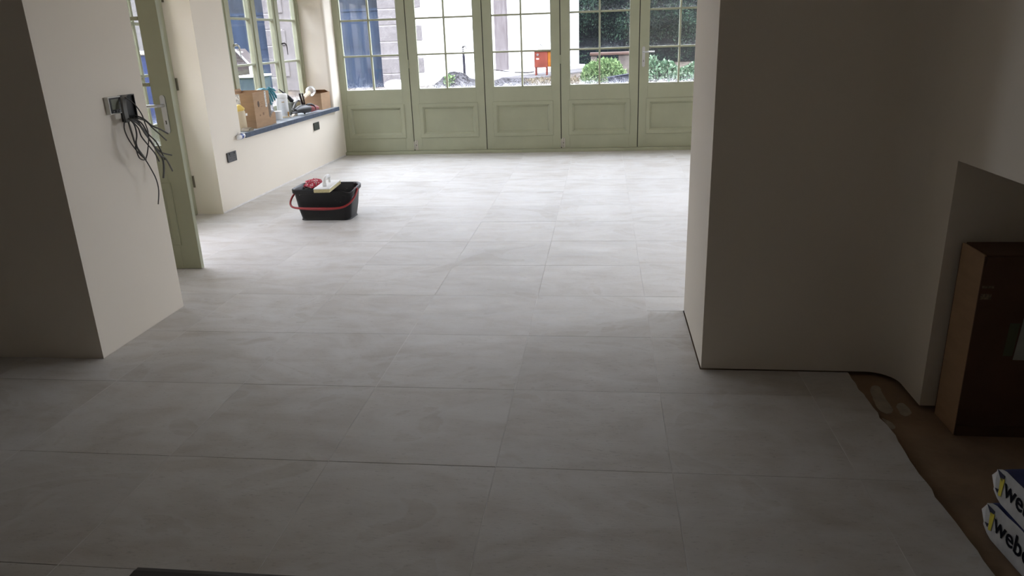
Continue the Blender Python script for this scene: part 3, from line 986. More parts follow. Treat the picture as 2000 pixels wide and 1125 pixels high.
fo = thing('sponge_float', 'white plastic float with yellow sponge face lying across the bucket', 'float', (-2.22, 5.84, 0.27))
Mq = Matrix.Translation((-2.225, 5.80, 0.271)) @ Matrix.Rotation(math.radians(3), 4, 'Z') @ Matrix.Rotation(math.radians(2), 4, 'X')
# a parallelogram look comes from its turn: long side runs from front left to back right
B(Mq).box(-0.066, 0.066, -0.16, 0.16, 0.0, 0.026, 0.003, 1).build('sponge', mat('yellow_sponge', (0.60, 0.53, 0.30), 0.95, var=0.06, scale=60, bump=0.4, bscale=150), fo)
B(Mq).box(-0.066, 0.066, -0.16, 0.16, 0.026, 0.034, 0.002, 1).build('plate', WHITEP, fo)
B(Mq).tube(smoothpath([(0, -0.070, 0.034), (0, -0.066, 0.062), (0, -0.050, 0.084), (0, -0.015, 0.094), (0, 0.03, 0.095), (0, 0.058, 0.088), (0, 0.066, 0.068), (0, 0.070, 0.034)], 4), [0.017] * 4 + [0.0145] * 20 + [0.010] * 5, 10).build('grip', WHITEP, fo, smooth=True)

# red and white net cloth bundled in the back left of the bucket
def net_mat():
    m, n, bs = nodes('red_and_white_net')
    t = N(n, 'ShaderNodeTexCoord')
    v = N(n, 'ShaderNodeTexVoronoi', i_Scale=62.0)
    n.links.new(t.outputs['Object'], v.inputs['Vector'])
    r = ramp(n, v.outputs['Distance'], [(0.30, (0.72, 0.50, 0.52)), (0.48, (0.45, 0.03, 0.06))])
    n.links.new(r.outputs[0], bs.inputs['Base Color'])
    bs.inputs['Roughness'].default_value = 0.9
    return m


def blob(c, r, seed, amp, freq, sub=3):
    b = B()
    bmesh.ops.create_icosphere(b.bm, subdivisions=sub, radius=1.0)
    for v in b.bm.verts:
        nn = noise.noise(v.co * freq + Vector((seed, seed * 1.7, 0)))
        v.co = Vector((v.co.x * r[0], v.co.y * r[1], v.co.z * r[2])) * (1 + amp * nn) + Vector(c)
    return b


tag(blob((-2.395, 5.965, 0.262), (0.088, 0.075, 0.055), 3.0, 0.35, 2.6, 4).build('net_cloth', net_mat(), smooth=True), 'red and white netted cloth bunched in the bucket behind the float', 'cloth')
tag(blob((-2.42, 5.872, 0.228), (0.060, 0.030, 0.030), 5.0, 0.5, 3.5, 3).build('scrub_pad', mat('dark_scrub_fibre', (0.028, 0.032, 0.026), 0.9, var=0.5, scale=60)), 'dark fibre scrubbing pad at the front left inside the bucket', 'pad')


# ------------------------------------------------------------------ things on the window sill
def open_carton(name, label, x0, x1, y0, y1, z0, z1, m, flaps, group=None, M=None):
    t = thing(name, label, 'box', ((x0 + x1) / 2, (y0 + y1) / 2, z0), group)
    th = 0.004
    b = B(M)
    b.cells([x0, x0 + th, x1 - th, x1], [y0, y0 + th, y1 - th, y1], lambda u, v: not (x0 + th < u < x1 - th and y0 + th < v < y1 - th), z0 + th, z1, 2)
    b.build('walls', m, t)
    B(M).box(x0, x1, y0, y1, z0, z0 + th).build('bottom', m, t)
    for pts in flaps:
        bf = B(M)
        vs = [Vector(p) for p in pts]
        nr = (vs[1] - vs[0]).cross(vs[2] - vs[0]).normalized() * 0.0035
        bf.poly([*vs, *[v + nr for v in vs]], [(0, 1, 2, 3), (7, 6, 5, 4), (0, 4, 5, 1), (1, 5, 6, 2), (2, 6, 7, 3), (3, 7, 4, 0)])
        bf.build('flap', m, t)
    return t


bx0, bx1, by0, by1, bz1 = -3.585, -3.305, 6.955, 7.315, 0.968
c1 = open_carton('cardboard_box', 'large open cardboard box with shiny tape at the near end of the sill', bx0, bx1, by0, by1, SZ, bz1, CARD,
                 [[(bx0 + .01, by1, bz1), (bx1 - .03, by1, bz1), (bx1 - .04, by1 + .09, bz1 - .03), (bx0 + .02, by1 + .09, bz1 - .03)],
                  [(bx0, by0, bz1), (bx0, by1, bz1), (bx0 - .02, by1, bz1 + .02), (bx0 - .02, by0, bz1 + .02)]])
B().box(bx1 + 0.0003, bx1 + 0.0012, 7.205, 7.245, 0.815, bz1).build('tape_strip', TAPEW, c1)
B().prism([(7.265, 0.835), (7.318, 0.86), (7.318, 0.735), (7.285, 0.705), (7.262, 0.72)], bx1 + 0.0003, bx1 + 0.0012, 0).build('tape_patch', TAPE, c1)
B().box(at(458, 190, 1, by0).x, at(468, 190, 1, by0).x, by0 - 0.0012, by0 - 0.0003, 0.835, bz1 - 0.01).build('tape_patch', TAPEW, c1)
B().prism([(7.055 + 0.022 * math.cos(a * .5236), 0.856 + 0.030 * math.sin(a * .5236)) for a in range(12)], bx1 + 0.0003, bx1 + 0.0009, 0).build('printed_mark', PRINT, c1)
for (ya, yb, za, zb) in ((7.125, 7.155, 0.745, 0.770), (7.055, 7.075, 0.742, 0.756), (7.10, 7.13, 0.826, 0.831), (7.095, 7.155, 0.868, 0.872), (7.095, 7.15, 0.851, 0.854)):
    B().box(bx1 + 0.0003, bx1 + 0.0009, ya, yb, za, zb).build('printed_mark', mat('pale_brown_print', (0.22, 0.13, 0.08), 0.85), c1)
# offcut of card beside it
tag(B().prism([(7.325, SZ), (7.44, SZ), (7.445, 0.745), (7.40, 0.752), (7.325, 0.705)], -3.325, -3.320, 0).build('card_offcut', CARD), 'plain cardboard offcut leaning beside the large box on the sill', 'card')

# cream bottle with yellow cap
t = thing('cream_bottle', 'cream plastic bottle with a yellow pointed cap at the near corner of the sill', 'bottle', (-3.385, 6.80, SZ))
B().lathe((-3.385, 6.80, SZ), [(0.048, 0), (0.053, 0.006), (0.053, 0.17), (0.046, 0.19), (0.030, 0.196)], 20).build('body', CREAM, t, smooth=True)
B(Matrix.Translation((-3.385, 6.80, SZ + 0.188)) @ Matrix.Rotation(math.radians(8), 4, 'X')).lathe((0, 0, 0), [(0.055, 0), (0.057, 0.012), (0.026, 0.048), (0.018, 0.052)], 6).build('cap', YELLOW, t)
B().box(-3.335, -3.330, 6.815, 6.845, 0.770, 0.792).build('tag', WHITEP, t)

# curled film and tube at the near end
t = thing('film_roll', 'rolled white film with a blue band at the near end of the sill', 'film', (-3.279, 6.54, 0.588))
FILM = mat('white_film', (0.72, 0.72, 0.73), 0.35, var=0.06, scale=30)
B().tube([(-3.279, 6.470, 0.606), (-3.279, 6.488, 0.608), (-3.279, 6.525, 0.611), (-3.279, 6.57, 0.613), (-3.279, 6.604, 0.614)], [0.006, 0.018, 0.0245, 0.0245, 0.021], 14).build('white_film', FILM, t, smooth=True)
B().tube([(-3.279, 6.528, 0.6112), (-3.279, 6.566, 0.6129)], 0.0252, 14).build('blue_band', mat('blue_print', (0.05, 0.09, 0.30), 0.4, var=0.3, scale=40), t, smooth=True)
b = B()
prevs = None
for i in range(11):
    a = math.pi * (0.05 + 0.95 * i / 10)
    row = [b._v((x, 6.765 - 0.055 * math.cos(a), SZ + 0.001 + 0.032 * math.sin(a))) for x in (-3.35, -3.275)]
    if prevs:
        b.bm.faces.new((prevs[0], prevs[1], row[1], row[0]))
    prevs = row
bmesh.ops.solidify(b.bm, geom=b.bm.faces[:], thickness=0.0015)
tag(b.build('paper_curl', mat('cream_paper', (0.58, 0.52, 0.43), 0.8), smooth=True), 'arched curl of cream paper at the foot of the cream bottle', 'paper')

# teal glove hanging over the box edge
t = thing('rubber_glove', 'teal rubber glove draped over the end of the large cardboard box', 'glove', (-3.36, 7.42, 0.80))
gb = blob((-3.40, 7.385, 0.965), (0.050, 0.055, 0.022), 2.0, 0.35, 2.5, 3)
gb.build('cuff', TEAL, t, smooth=True)
for k, (pp, r) in enumerate([([(522, 173), (526, 181), (530, 190), (533, 199)], .011), ([(524, 172), (529, 179), (534, 187), (537, 196)], .011),
                             ([(526, 172), (532, 178), (537, 184), (540, 192)], .010), ([(521, 174), (523, 184), (527, 194), (530, 205)], .010), ([(525, 171), (533, 174), (538, 178)], .010)]):
    P = [at(x, y, 0, -3.375 + 0.004 * k) for x, y in pp]
    B().tube(smoothpath(P, 3), [r] * (len(smoothpath(P, 3)) - 2) + [r * .9, r * .45], 8).build('finger', TEAL, t, smooth=True)

# crumpled clear plastic behind the canister
tag(blob((-3.50, 7.64, SZ + 0.155), (0.06, 0.10, 0.15), 8.0, 0.5, 3.0, 3).build('plastic_bag', mat('crumpled_clear_plastic', (0.62, 0.62, 0.65), 0.12, var=0.25, scale=30, trans=0.35)), 'crumpled whitish plastic bag behind the large box and the canister', 'bag')
# white roll behind
b = B(); b.lathe((-3.46, 7.80, SZ), [(0.020, 0), (0.050, 0.0), (0.052, 0.004), (0.052, 0.085), (0.020, 0.087)], 18)
tag(b.build('paper_roll', WHITEP, smooth=True), 'short white roll between the large box and the canister', 'roll')

# white canister
t = thing('wipes_canister', 'tall white plastic canister with printed label on the sill', 'canister', (-3.475, 8.0, SZ))
B().lathe((-3.475, 8.0, SZ), [(0.058, 0), (0.061, 0.006), (0.061, 0.205), (0.058, 0.208)], 28).build('body', WHITEP, t, smooth=True)
B().lathe((-3.475, 8.0, SZ), [(0.060, 0.208), (0.064, 0.210), (0.064, 0.240), (0.058, 0.252), (0.0, 0.254)], 28).build('lid', WHITEP, t, smooth=True)


def lab(a0, a1, z0, z1, m, name, r=0.0614):
    b = B()
    n = 10
    pv = None
    for k in range(n + 1):
        a = a0 + (a1 - a0) * k / n
        row = [b._v((-3.475 + r * math.cos(a), 8.0 + r * math.sin(a), SZ + z)) for z in (z0, z1)]
        if pv:
            b.bm.faces.new((pv[0], row[0], row[1], pv[1]))
        pv = row
    return b.build(name, m, t, smooth=True)


lab(-1.5, 0.5, 0.025, 0.195, mat('white_label', (0.74, 0.75, 0.76), 0.5, var=0.02), 'label')
for k in range(9):
    lab(-1.25, -0.55, 0.040 + k * 0.014, 0.045 + k * 0.014, mat('pale_blue_grey_print', (0.60, 0.62, 0.64), 0.6), 'print_line', 0.0618)
lab(-1.25, -0.75, 0.163, 0.172, mat('ochre_print', (0.45, 0.33, 0.16), 0.6), 'print_line', 0.0618)
lab(-0.35, 0.2, 0.012, 0.060, mat('orange_print', (0.62, 0.30, 0.05), 0.5), 'orange_corner', 0.0618)
B().lathe((-3.475, 8.0, SZ), [(0.0615, 0.0), (0.068, 0.0), (0.068, 0.012), (0.0615, 0.013)], 24).build('base_ring', CREAM, t, smooth=True)

# black grout spreader leaning, olive pouch, cable loops
t = thing('black_trowel', 'long black handled tool leaning behind the white canister', 'tool', (-3.50, 8.2, SZ))
P = [at(545, 175, 0, -3.50), at(556, 183, 0, -3.49), at(563, 189, 0, -3.48), at(570, 197, 0, -3.47)]
B().tube(P, [0.007, 0.010, 0.020, 0.026], 8).build('handle', BLACKP, t, smooth=True)
P2 = at(570, 197, 0, -3.47)
B().box(P2.x - 0.03, P2.x + 0.02, P2.y - 0.05, P2.y + 0.07, SZ, P2.z - 0.012, 0.01, 2).build('head', mat('olive_grey_block', (0.13, 0.13, 0.105), 0.7, var=0.2), t)
t = thing('charger_cable', 'thin black and grey cable looped on the sill beside the canister', 'cable', (-3.44, 8.33, SZ))
for s in range(3):
    P = [at(x, y, 0, -3.43 + s * 0.006) for x, y in [(572, 214 - s), (577, 203 - s * 2), (584, 197 - s), (588, 203), (585, 211 + s), (577, 215 + s), (570, 213)]]
    B().tube(smoothpath(P, 4), 0.0055, 6).build('loop', (SCREW, GREYP, mat('pale_cable', (0.45, 0.45, 0.43), 0.5))[s], t, smooth=True)
# cream wedge
a = at(566, 221, 2, SZ + 0.004)
tag(B().prism([(8.02, SZ), (8.15, SZ), (8.20, SZ + 0.045), (8.16, SZ + 0.045)], -3.415, -3.385, 0).build('foam_wedge', mat('cream_foam', (0.60, 0.54, 0.44), 0.8)), 'cream coloured wedge lying right of the canister', 'wedge')

# dark twin-handled pliers standing up
t = thing('pliers', 'dark brown twin-handled pliers propped upright beside the small carton', 'pliers', (-3.36, 8.3, SZ))
DK = mat('dark_brown_grip', (0.035, 0.018, 0.014), 0.5)
for pp in ([(585, 182), (587, 190), (590, 199), (592, 206)], [(590, 182), (592, 190), (594, 198), (595, 206)]):
    P = [at(x, y, 0, -3.36) for x, y in pp]
    B().tube(smoothpath(P, 3), 0.013 if pp[0][0] < 588 else 0.009, 8).build('grip', DK, t, smooth=True)
P = [at(593, 205, 0, -3.36), at(594, 212, 0, -3.355)]
B().tube([P[0], P[1], Vector((P[1].x, P[1].y, SZ + 0.004))], [0.022, 0.016, 0.010], 8).build('jaw', SCREW, t, smooth=True)

# cordless drill lying on its side: black grip end left, red body right
t = thing('power_drill', 'black and red power drill lying on the sill before the small carton', 'drill', (-3.345, 8.35, SZ))
def dp(x, y, X=-3.335):
    return at(x, y, 0, X)
B().tube([dp(601, 211.5), dp(607, 211), dp(613, 210.5), dp(619, 211)], [0.045, 0.046, 0.038, 0.026], 12).build('body', mat('faded_red_plastic', (0.24, 0.035, 0.04), 0.45, var=0.15, scale=15), t, smooth=True)
B().tube([dp(577, 216), dp(584, 213.5), dp(593, 212.5), dp(601, 211.8)], [0.018, 0.036, 0.048, 0.047], 12).build('motor_housing', BLACKP, t, smooth=True)
B().tube([dp(588, 217), dp(579, 219), dp(570, 221)], [0.020, 0.015, 0.010], 8).build('grip', BLACKP, t, smooth=True)
B().tube(smoothpath([dp(599, 204.5, -3.315), dp(606, 203, -3.30), dp(613, 206, -3.295), dp(616, 213, -3.30)], 3), 0.010, 8).build('trigger_guard', BLACKP, t, smooth=True)
B().tube([dp(618, 210), dp(622, 209.5)], [0.014, 0.010], 10).build('chuck', REDP, t, smooth=True)
B().lathe(tuple(dp(607, 210, -3.305)), [(0.014, -0.01), (0.012, 0.002)], 10, (1, 0, 0)).build('vent_cap', SCREW, t)
# slim metal tool
t = thing('scraper', 'slim steel scraper lying before the small carton', 'scraper', (-3.34, 8.75, SZ))
B().tube([at(620, 211, 2, SZ + .008) + Vector((0.06, -0.19, 0)), at(627, 209.5, 2, SZ + .008) + Vector((0.08, -0.26, 0))], [0.007, 0.006], 8).build('handle', GREYP, t, smooth=True)
pa = at(627, 209.5, 2, SZ + .008) + Vector((0.08, -0.26, 0))
B().box(pa.x - 0.012, pa.x + 0.012, pa.y, pa.y + 0.10, SZ + 0.001, SZ + 0.004).build('blade', STEEL, t)

# small carton at the far end with a glass jar on it
sx0, sx1, sy0, sy1, sz1 = -3.545, -3.335, 8.815, 9.115, 0.826
c2 = open_carton('cardboard_box', 'small open cardboard box at the far end of the sill', sx0, sx1, sy0, sy1, SZ, sz1, CARD,
                 [[(sx0 + .02, sy1, sz1), (sx1 - .01, sy1, sz1), (sx1 - .03, sy1 - .06, sz1 + .03), (sx0 + .04, sy1 - .06, sz1 + .03)],
                  [(sx0, sy0 + .02, sz1), (sx0, sy1 - .02, sz1), (sx0 + .04, sy1 - .03, sz1 + .035), (sx0 + .04, sy0 + .03, sz1 + .035)]])
t = thing('glass_jar', 'clear rounded glass jar with a cream neck, tilted over the small box', 'jar', (-3.47, 8.80, 0.80))
pj0, pj1 = at(593, 191, 0, -3.42), at(603, 181, 0, -3.43)
B().tube([pj0, pj1], [0.020, 0.026], 12).build('neck', CREAM, t, smooth=True)
ax = (at(616, 170, 0, -3.44) - pj1).normalized()
gm = mat('clear_jar_glass', (0.86, 0.86, 0.84), 0.05, var=0.02, trans=0.75)
B().lathe(pj1, [(0.026, 0), (0.046, 0.02), (0.056, 0.055), (0.056, 0.10), (0.046, 0.125), (0.0, 0.13)], 18, ax).build('bowl', gm, t, smooth=True)
B().tube([pj1 + ax * 0.125 + Vector((0, 0, 0.02)), pj1 + ax * 0.14 + Vector((0, 0.03, 0.03))], 0.008, 6).build('clip', SCREW, t)

# ------------------------------------------------------------------ alcove: big dark carton
t = thing('carton', 'tall brown carton standing in the dark alcove on the right', 'box', (1.56, 2.612, -0.014))
kx0, kx1, ky0, ky1, kz1 = 1.262, 1.93, 2.525, 2.695, 0.655
z0 = -0.0135
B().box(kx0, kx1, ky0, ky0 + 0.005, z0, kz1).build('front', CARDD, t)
B().box(kx0, kx0 + 0.005, ky0 + 0.005, ky1 - .005, z0, kz1 + 0.004).build('side', CARD, t)
B().box(kx1 - 0.005, kx1, ky0 + 0.005, ky1 - .005, z0, kz1).build('side', CARD, t)
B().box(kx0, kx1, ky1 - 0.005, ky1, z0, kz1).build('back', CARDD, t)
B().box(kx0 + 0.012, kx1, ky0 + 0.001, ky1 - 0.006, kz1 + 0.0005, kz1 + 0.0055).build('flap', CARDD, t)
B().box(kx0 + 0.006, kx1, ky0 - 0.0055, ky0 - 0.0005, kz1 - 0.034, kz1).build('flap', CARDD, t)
B().box(kx0 + 0.004, kx1, ky0 - 0.004, ky0 - 0.0005, z0, 0.028).build('lower_flap', mat('darker_card', (0.10, 0.055, 0.03), 0.9), t)  # strip along the foot, slightly darker than the front
B().prism([(1.408, 0.285), (1.50, 0.285), (1.50, 0.44), (1.418, 0.44)], ky0 - 0.0012, ky0 - 0.0003, 1).build('paper_label', mat('pale_paper', (0.42, 0.44, 0.42), 0.8), t)
B().prism([(1.374, 0.30), (1.404, 0.30), (1.410, 0.42), (1.378, 0.42)], ky0 - 0.0012, ky0 - 0.0003, 1).build('printed_mark', mat('greenish_print', (0.11, 0.12, 0.07), 0.8), t)
for (xa, xb, za, zb) in ((1.250 + .018, 1.305, 0.545, 0.553), (1.268, 1.302, 0.505, 0.525)):
    B().box(xa, xb, ky0 - 0.0012, ky0 - 0.0003, za, zb).build('faint_print', mat('pale_faint_print', (0.20, 0.15, 0.10), 0.85, var=0.35, scale=120), t)  # plain smudges standing for faint, unreadable print

# ------------------------------------------------------------------ cement bags
def bag(zb, zt, x0, yf, label, seed, tw):
    L, D = 0.40, 0.40
    M = Matrix.Translation((x0, yf, 0)) @ Matrix.Rotation(tw, 4, 'Z')
    # local: x into the bag, y runs toward the far end (0 = far, negative = toward the viewer), z up
    t = thing('cement_bag', label, 'bag', M.to_translation() + Vector((0.2, -0.2, zb)), 'tile adhesive bags')
    b = B(M)
    nx, ny = 18, 18
    hh = zt - zb
    top, bot = {}, {}
    for i in range(nx + 1):
        for j in range(ny + 1):
            u, v = i / nx, j / ny
            x, y = u * D, -v * L
            e = min(1, (min(u, 1 - u) * 9)) ** 0.5
            f = min(1, (min(v, 1 - v) * 7)) ** 0.5
            # block-bottom end at u=0: a tall flat face
            k = f * (0.86 + 0.14 * e)
            wob = 0.006 * noise.noise(Vector((x * 9 + seed, y * 9, 0)))
            mid = zb + hh * 0.5
            top[i, j] = b._v((x - (0.0), y, min(zt, mid + hh * 0.5 * k + wob)))
            bot[i, j] = b._v((x, y, max(zb, mid - hh * 0.5 * k + wob)))
    for i in range(nx):
        for j in range(ny):
            b.bm.faces.new((top[i, j], top[i + 1, j], top[i + 1, j + 1], top[i, j + 1]))
            b.bm.faces.new((bot[i, j], bot[i, j + 1], bot[i + 1, j + 1], bot[i + 1, j]))
    for j in range(ny):
        b.bm.faces.new((top[0, j], top[0, j + 1], bot[0, j + 1], bot[0, j]))
        b.bm.faces.new((top[nx, j], bot[nx, j], bot[nx, j + 1], top[nx, j + 1]))
    for i in range(nx):
        b.bm.faces.new((top[i, 0], bot[i, 0], bot[i + 1, 0], top[i + 1, 0]))
        b.bm.faces.new((top[i, ny], top[i + 1, ny], bot[i + 1, ny], bot[i, ny]))
    sack = b.build('sack', mat('navy_paper_sack', (0.030, 0.040, 0.125), 0.55, var=0.12, scale=14), t, smooth=True)
    sack.data.materials.append(mat('white_paper_print', (0.80, 0.80, 0.79), 0.6, var=0.05, scale=20))
    Mi = M.inverted()
    for p in sack.data.polygons:
        q = Mi @ (p.center + ORG[sack.name])
        if q.x < 0.004 or (q.y > -0.006 and q.x < 0.16):
            p.material_index = 1
    # white printed end with its mark and lettering
    bw = B(M)
    pv = None
    for j in range(1, ny):
        v = j / ny
        f = min(1, (min(v, 1 - v) * 7)) ** 0.5
        hz = hh * 0.5 * f * 0.90
        row = [bw._v((-0.0022, -v * L, zb + hh * 0.5 + s * hz)) for s in (-1, 1)]
        if pv:
            bw.bm.faces.new((pv[0], row[0], row[1], pv[1]))
        pv = row
    bmesh.ops.solidify(bw.bm, geom=bw.bm.faces[:], thickness=0.0012)
    bw.build('white_end', mat('white_paper_print', (0.80, 0.80, 0.79), 0.6, var=0.05, scale=20), t)
    # lettering runs toward the viewer along the end: text x axis -> -y, text y axis -> +z, normal -> -x
    MT = M @ Matrix(((0, 0, -1, -0.0037), (-1, 0, 0, -0.070), (0, 1, 0, zb + hh * 0.36), (0, 0, 0, 1)))
    text_obj('lettering', 'weber', 0.076, MT, mat('black_print', (0.008, 0.008, 0.012), 0.8, spec=0.1), t, bold=0.0011, depth=0.0002)
    zz = zb + hh * 0.5
    for pts, m, nm in (([(-0.026, zz + 0.036), (-0.064, zz + 0.036), (-0.056, zz + 0.012), (-0.046, zz + 0.018)], mat('navy_print', (0.012, 0.014, 0.04), 0.6), 'dark_mark'),
                       ([(-0.046, zz + 0.022), (-0.066, zz + 0.026), (-0.062, zz - 0.030), (-0.050, zz - 0.034)], mat('yellow_print', (0.70, 0.60, 0.06), 0.6), 'yellow_mark'),
                       ([(-0.030, zz - 0.022), (-0.048, zz - 0.016), (-0.044, zz - 0.030)], mat('navy_print', (0.012, 0.014, 0.04), 0.6), 'dark_mark')):
        B(M).prism(pts, -0.0042, -0.0035, 0).build(nm, m, t)
    return t


bag(-0.0138, 0.112, 1.104, 1.985, 'lower of two white and navy tile adhesive bags on the subfloor', 1.0, math.radians(4))
bag(0.1125, 0.228, 1.108, 1.975, 'upper of two white and navy tile adhesive bags, near right corner', 6.0, math.radians(2))

# dark board at the viewer's feet
t = thing('dark_board', 'dark brown board edge on the tiles at the bottom of the view', 'board', (-0.9, 1.4, 0))
B().box(-1.30, -0.55, 1.15, 1.588, 0.0006, 0.016, 0.004, 2).build('board', mat('dark_stained_board', (0.018, 0.013, 0.010), 0.55, var=0.2, scale=10, stretch=(1, 8, 1)), t)
B().box(-1.30, -0.55, 1.588, 1.602, 0.0006, 0.012, 0.003, 2).build('edging', mat('grey_board_edge', (0.05, 0.045, 0.04), 0.5), t)  # edge strip, lighter and greyer than the board

# ------------------------------------------------------------------ outside
G = 0.45
gb = B()
gx = [-16 + 0.8 * i for i in range(41)]
gy = [9.76 + 0.6 * j for j in range(40)]
vv = {}
for i, x_ in enumerate(gx):
    for j, y_ in enumerate(gy):
        s = min(1, max(0, (y_ - 10.6) / 3.4))
        z_ = -0.06 + (G + 0.06) * s * s * (3 - 2 * s) + 0.02 * noise.noise(Vector((x_ * 0.8, y_ * 0.8, 0))) * s
        vv[i, j] = gb._v((x_, y_, z_))
for i in range(len(gx) - 1):
    for j in range(len(gy) - 1):
        gb.bm.faces.new((vv[i, j], vv[i + 1, j], vv[i + 1, j + 1], vv[i, j + 1]))
for i in range(len(gx) - 1):
    pass
tag(gb.build('ground', EARTH, smooth=True), 'bare brown yard outside', kind='structure')
b = B(); b.box(-16, -3.81, -2, 9.755, -0.2, -0.05)
tag(b.build('ground', EARTH), 'bare yard left of the house', kind='structure')

# outbuilding: granite front with two blue garage doors, white side wall with a boarded doorway
YB = 15.9
ob = thing('outbuilding', 'granite and white rendered outbuilding with blue garage doors across the yard', 'building', (-4.5, 18, G))
ZT = 3.0
XQ = at(522, 80, 1, YB).x
A = Vector((-3.86, YB)); Bc = Vector((-0.86, 22.3))
b = B()
b.cells([-14, -9.6, XQ, -6.0, -4.60, -3.88], [G - 0.15, 2.75, ZT], lambda u, v: v > 2.75 or not (-9.6 < u < XQ or -6.0 < u < -4.60), YB, YB + 0.5, 1)
b.build('front_wall', GRANITE, ob)
for k, (xa, xb) in enumerate(((-9.59, XQ - 0.01), (-5.99, -4.61))):
    zr = at(700, 19, 1, YB + 0.15).z
    d = B().box(xa, xb, YB + 0.12, YB + 0.18, G - 0.02, zr - 0.03).build('garage_door', BLUED, ob)
    B().box(xa, xb, YB + 0.13, YB + 0.16, zr + 0.02, 2.74).build('glazing', DGLASS, d)
    B().box(xa, xb, YB + 0.10, YB + 0.19, zr - 0.03, zr + 0.02).build('rail', BLUED, d)
    B().box(xa, xb, YB + 0.112, YB + 0.121, 1.30, 1.312).build('batten', BLUED, d)
# quoins: every stone its own block
zc = [at(770, y, 1, YB - 0.02).z for y in (170, 144.5, 113.5, 82, 50.5, 17.5)]
hq = sum(zc[i + 1] - zc[i] for i in range(1, 5)) / 4
z_ = zc[1] - hq
k = 0
while z_ < ZT - 0.2:
    long_ = (k % 2 == 1)
    xr = -3.70 if long_ else -3.885
    for xa, xb in ((-4.60, xr), (XQ, XQ + 0.42 if long_ else XQ + 0.30)):
        B().box(xa, xb, YB - 0.035, YB + 0.02, z_ + 0.008, z_ + hq - 0.008, 0.012, 1).build('quoin', GRANITE, ob)
        B().box(xa, xb - 0.05, YB - 0.028, YB + 0.01, z_ + hq - 0.008, z_ + hq + 0.008).build('mortar_joint', MORTAR, ob)
    z_ += hq
    k += 1
# white side wall, running away to the right
dv = (Bc - A).normalized()
ang = math.atan2(dv.y, dv.x)
MW = Matrix.Translation((A.x, A.y, 0)) @ Matrix.Rotation(ang, 4, 'Z')   # local x along the wall, local -y faces the yard
Lw = (Bc - A).length
Lw = 0.0


def wall_u(px, py=100):
    d = CF + CR * ((px - 1000) / FPX) - CU * ((py - 562.5) / FPX)
    # ray (d.x t, d.y t) meets A + dv u
    den = d.x * dv.y - d.y * dv.x
    tt = (A.x * dv.y - A.y * dv.x) / den
    return (Vector((d.x * tt, d.y * tt)) - A).dot(dv), d.z * tt + H


Lw = wall_u(1112)[0]
Bc = A + dv * Lw
u0, _ = wall_u(966.5, 100); u1, _ = wall_u(999.5, 100)
zbd = wall_u(985, 138)[1]
b = B(MW)
b.cells([0.02, u0, u1, Lw], [G - 0.15, zbd, 2.9, ZT], lambda u, v: not (u0 < u < u1 and zbd < v < 2.9), 0.0, 0.45, 1)
b.build('side_wall', WRENDER, ob)
B(MW).box(u0, u1, 0.10, 0.14, zbd, 2.9).build('door_boarding', BOARD, ob)
B(MW).box(u1 + 0.02, wall_u(1013)[0], -0.02, 0.0, zbd, 2.95).build('door_surround', WTRIM, ob)
B(MW).box(u0 - 0.55, u0 - 0.02, -0.02, 0.0, zbd, 2.95).build('door_surround', WTRIM, ob)
ue = wall_u(1112)[0]
B().box(Bc.x + 0.004, at(1130, 80, 1, Bc.y).x, Bc.y - 0.01, Bc.y + 0.4, G - 0.15, ZT).build('end_pier', mat('shaded_white_render', (0.42, 0.42, 0.445), 0.9, spec=0.1), ob)  # grey shading of this end face put into its render colour
# pale step along the foot of the white wall
b = B(MW); b.box(u0 - 1.9, ue, -0.50, 0.0, G - 0.1, G + 0.13, 0.01, 1)
st = b.build('step', mat('white_painted_concrete', (0.42, 0.42, 0.43), 0.85, var=0.05, spec=0.1), ob)
b = B(MW); b.box(u0 - 0.6, Lw + 0.8, -1.35, -0.52, G - 0.05, G + 0.035, 0.01, 1)
tag(b.build('path', PAVE), 'grey concrete path in front of the white wall', kind='structure')

# gravel heap with standpipe
hc = at(893, 170, 1, 15.4)
b = B()
NR, NA = 12, 30
ctr = Vector((hc.x, 15.3, 0))
topz = at(905, 139, 1, 15.3).z
rows = []
for i in range(NR + 1):
    row = []
    for k in range(NA):
        a = 2 * math.pi * k / NA
        r = 0.62 * i / NR
        h_ = (topz - G + 0.12) * (1 - (i / NR) ** 1.6) - 0.12
        p = Vector((ctr.x + r * math.cos(a) * 1.0, ctr.y + r * math.sin(a) * 1.1, 0))
        nn = 0.06 * noise.noise(p * 5) + 0.03 * noise.noise(p * 14)
        row.append(b._v((p.x, p.y, G + h_ + nn * (1 if i else 0))))
    rows.append(row)
for a, c in zip(rows, rows[1:]):
    for k in range(NA):
        b.bm.faces.new((a[k], a[(k + 1) % NA], c[(k + 1) % NA], c[k]))
b.bm.faces.new(rows[0])
hp_ = tag(b.build('gravel_heap', GRAVEL, smooth=True), 'heap of dark gravel around the standpipe outside', 'gravel heap')
tp = thing('standpipe', 'outdoor standpipe with a small tap rising from the gravel heap', 'standpipe', at(907, 141, 1, 15.3))
P0, P1, P2 = at(907.5, 143, 1, 15.3), at(905.5, 108, 1, 15.3), at(903.8, 91, 1, 15.3)
B().tube([P0 - Vector((0, 0, .1)), P0, P1], 0.026, 10).build('lower_pipe', mat('dark_pipe_lagging', (0.012, 0.011, 0.018), 0.7, spec=0.08, var=0.5, scale=40), tp, smooth=True)
for k in range(5):
    q0, q1 = P1.lerp(P2, k / 5), P1.lerp(P2, (k + 0.75) / 5)
    B().tube([q0, q1], 0.026 if k % 2 else 0.022, 10).build('coupling', mat('grey_metal_coupling', (0.028, 0.027, 0.027), 0.6, spec=0.08), tp, smooth=True)
